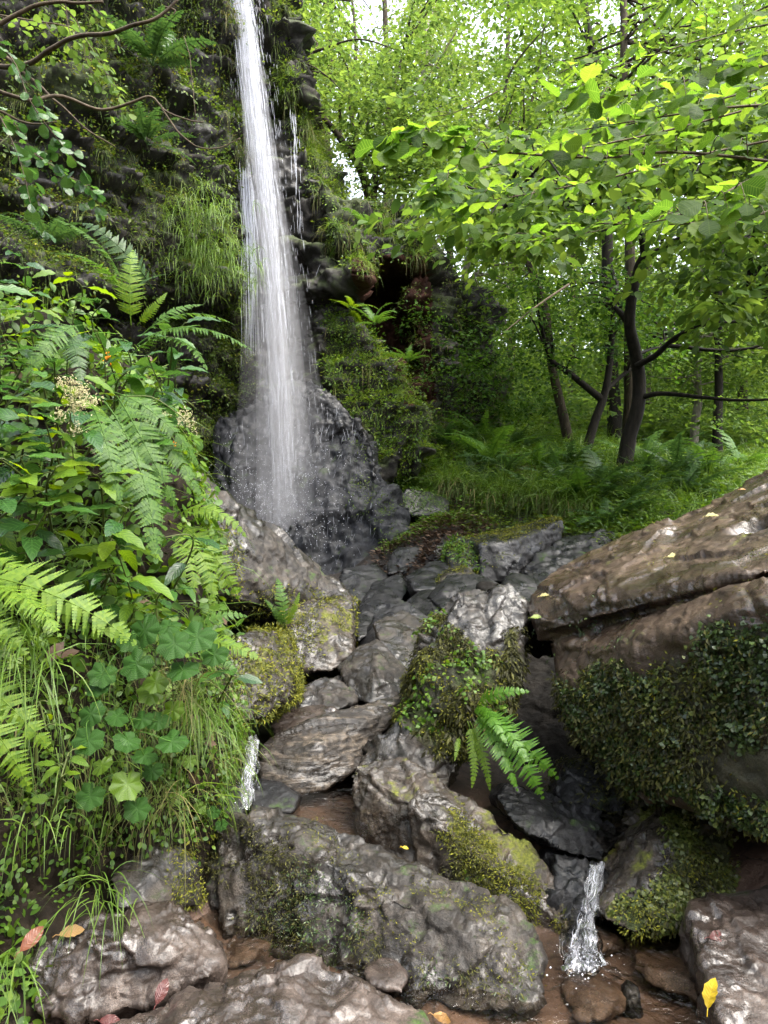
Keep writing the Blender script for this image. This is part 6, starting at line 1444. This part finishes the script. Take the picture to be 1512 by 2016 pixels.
moss("r8", 3600, 4, .0125, "liver_y", R8P, -.2, 7, 10, -.5, .014, .02, RND, .9)
moss("r8", 900, 5, .012, "moss_y", R8P, .0, 6, 12, -.3, .014, .035)
moss("r8", 900, 5, .02, "moss_d", R8P, -.1, 5, 11, -1, .014, .025)
R4P = [(880, 1590), (960, 1640), (1060, 1700), (1080, 1790), (1070, 1850), (980, 1800), (900, 1720), (870, 1650)]
moss("r4", 2600, 5, .012, "moss_y", R4P, -.25, 6, 12, -.3, .012, .012)
moss("r4", 900, 4, .014, "moss_d", [(830, 1600), (900, 1620), (1000, 1760), (1070, 1850), (960, 1800), (860, 1740)], -.2, 6, 13, -.9, .012, .02)
moss("r4", 60, 4, .022, "herb", [(880, 1660), (910, 1660), (960, 1780), (930, 1790)], -.9, 6, 13, -.4, .012, .03, RND)
R3P = [(450, 1640), (560, 1660), (640, 1720), (700, 1760), (760, 1860), (900, 1930), (1040, 1960), (1040, 1990), (900, 1990), (700, 1900), (480, 1850), (420, 1790)]
moss("r3", 2600, 4, .012, "moss_d", R3P, -.2, 6, 14, -.6, .012, .014)
moss("r3", 700, 5, .012, "liver", R3P, .05, 6, 15, -.3, .012, .016)
moss("r3", 700, 4, .009, "moss_y", [(700, 1650), (1000, 1800), (1060, 1960), (760, 1850), (600, 1640), (450, 1610)], .05, 6, 16, -.2, .012, .008)
moss("r17", 1500, 5, .02, "moss_y", None, -.3, 5, 17, -.4, .014, .02)
moss("r14", 1300, 5, .02, "moss_y", [(540, 1180), (700, 1160), (700, 1220), (650, 1250), (580, 1320), (540, 1260)], -.3, 4, 18, -.4, .015, .02, None, .9)
moss("r19", 1600, 5, .022, "moss_y", None, -.7, 3, 19, -.2, .02, .008, None, 1.1, .6)
moss("r19", 400, 5, .04, "herb", [(870, 1080), (930, 1060), (930, 1120), (870, 1120)], -.9, 3, 19, -.2, .03, .03, None, .9)
moss("s6", 500, 5, .03, "herb", None, -.6, 3, 20, -.2, .03, .02, None, .9, .4)
moss("s13", 300, 5, .02, "moss_d", None, -.2, 5, 21)
moss("s8", 250, 5, .02, "moss_y", None, .0, 5, 22, -.2, .02, .02, None, .9, .4)
moss("apron", 1200, 5, .035, "cliffgreen", [(690, 860), (770, 900), (780, 1010), (700, 1020)], -.4, 2, 23, -.4, .05, .04, None, .9)
moss("s12", 300, 4, .012, "moss_y", [(330, 1660), (400, 1660), (400, 1800), (340, 1800)], -.3, 6, 24, -.6, .012, .012, None, .9)

# ------------------------------------------------------------------ fallen leaves
FALLT = leaf_tpl(0.5, 10, 0.22, 0.35, 0.8, 0.05, 0.48, .25)
def fallen(label, u, v, d, size, mat, ang, up=A(0, -.5, .85), tpl=None, lobe=False):
    size = size * .82; c = P(u, v, d); m = MB(); ax = A(math.cos(ang), 0, math.sin(ang)); ax = ax - up * np.dot(ax, up) / np.dot(up, up)
    scatter(m, LOBE_S if lobe else (tpl or FALLT), (c - nrm(ax) * size * .5)[None], ax[None], up[None], np.array([size]))
    tube(m, [c - nrm(ax) * size * .75, c - nrm(ax) * size * .62 + A(0, 0, .004), c - nrm(ax) * size * .5], .0012, 4)
    setp(m.obj("fallen_leaf", MT[mat], None, True, c), label, "leaf")
FL = [("yellow leaf standing against the flat rock at the lower right corner", 1396, 1955, 1.74, .085, "leaf_yellow", 1.75, A(-.75, -.5, .35)), ("dark red leaf stuck on the flat rock at the lower right corner", 1415, 1842, 1.96, .075, "leaf_red", .35, A(0, -.55, .84)),
      ("chestnut brown crumpled leaf at the left edge", 62, 1848, 1.78, .085, "leaf_brown", .9, A(.3, -.8, .5)), ("tan withered leaf on top of the rumpled brown rock", 140, 1832, 1.86, .075, "leaf_tan", .6, A(.1, -.6, .8)), ("dull red leaf between the rumpled rock and the pale boulder", 318, 1952, 1.74, .07, "leaf_red", 1.2, A(.2, -.8, .5)),
      ("bright red scrap of leaf at the bottom edge", 215, 2008, 1.68, .06, "leaf_red", .1, A(0, -.6, .8)), ("pale yellow leaf in the notch of the huge slab, upper of two", 1330, 1092, 2.9, .085, "leaf_pale", .1, A(-.3, -.5, .8)), ("pale green leaf just below it in the slab notch", 1318, 1115, 2.85, .06, "leaf_pale2", .5, A(-.3, -.5, .8)),
      ("curled pale leaf below the notch of the huge slab", 1352, 1145, 2.62, .07, "leaf_pale", -.1, A(-.3, -.6, .7)), ("small straw coloured leaf on the lower left of the huge slab", 1072, 1170, 3.22, .06, "leaf_pale", .5, A(-.3, -.5, .8)), ("pale leaf at the left tip of the huge slab", 1055, 1213, 3.1, .06, "leaf_pale2", .2, A(-.3, -.6, .7)), ("yellow curled leaf high on the huge slab", 1402, 1012, 3.1, .075, "leaf_pale", .3, A(-.3, -.5, .8)),
      ("tiny yellow leaf near the top edge of the huge slab", 1462, 962, 3.2, .035, "leaf_tan", .2, A(-.3, -.5, .8)), ("small yellow leaf caught between the two long boulders", 798, 1668, 2.4, .03, "leaf_yellow", .0, A(0, -.5, .85)), ("orange leaf scrap below the moss of the brown boulder", 968, 1778, 2.26, .03, "leaf_brown", 1.5, A(0, -.8, .5))]
for f in FL: fallen(*f)
fallen("pale thin leaf in the pool by the pale boulder", 870, 2002, 1.84, .06, "leaf_tan", -.4)
for o in list(SC.objects):                                      # uncountable parts: water drops, filaments, moss
    if o.parent is not None and o.name.split(".")[0] in ("rivulets", "spray", "splash", "foam", "main_stream", "soft_stream", "upper_stream", "side_trickle", "falling_water", "moss", "straw_skirt", "green_blades"):
        o["kind"] = "stuff"
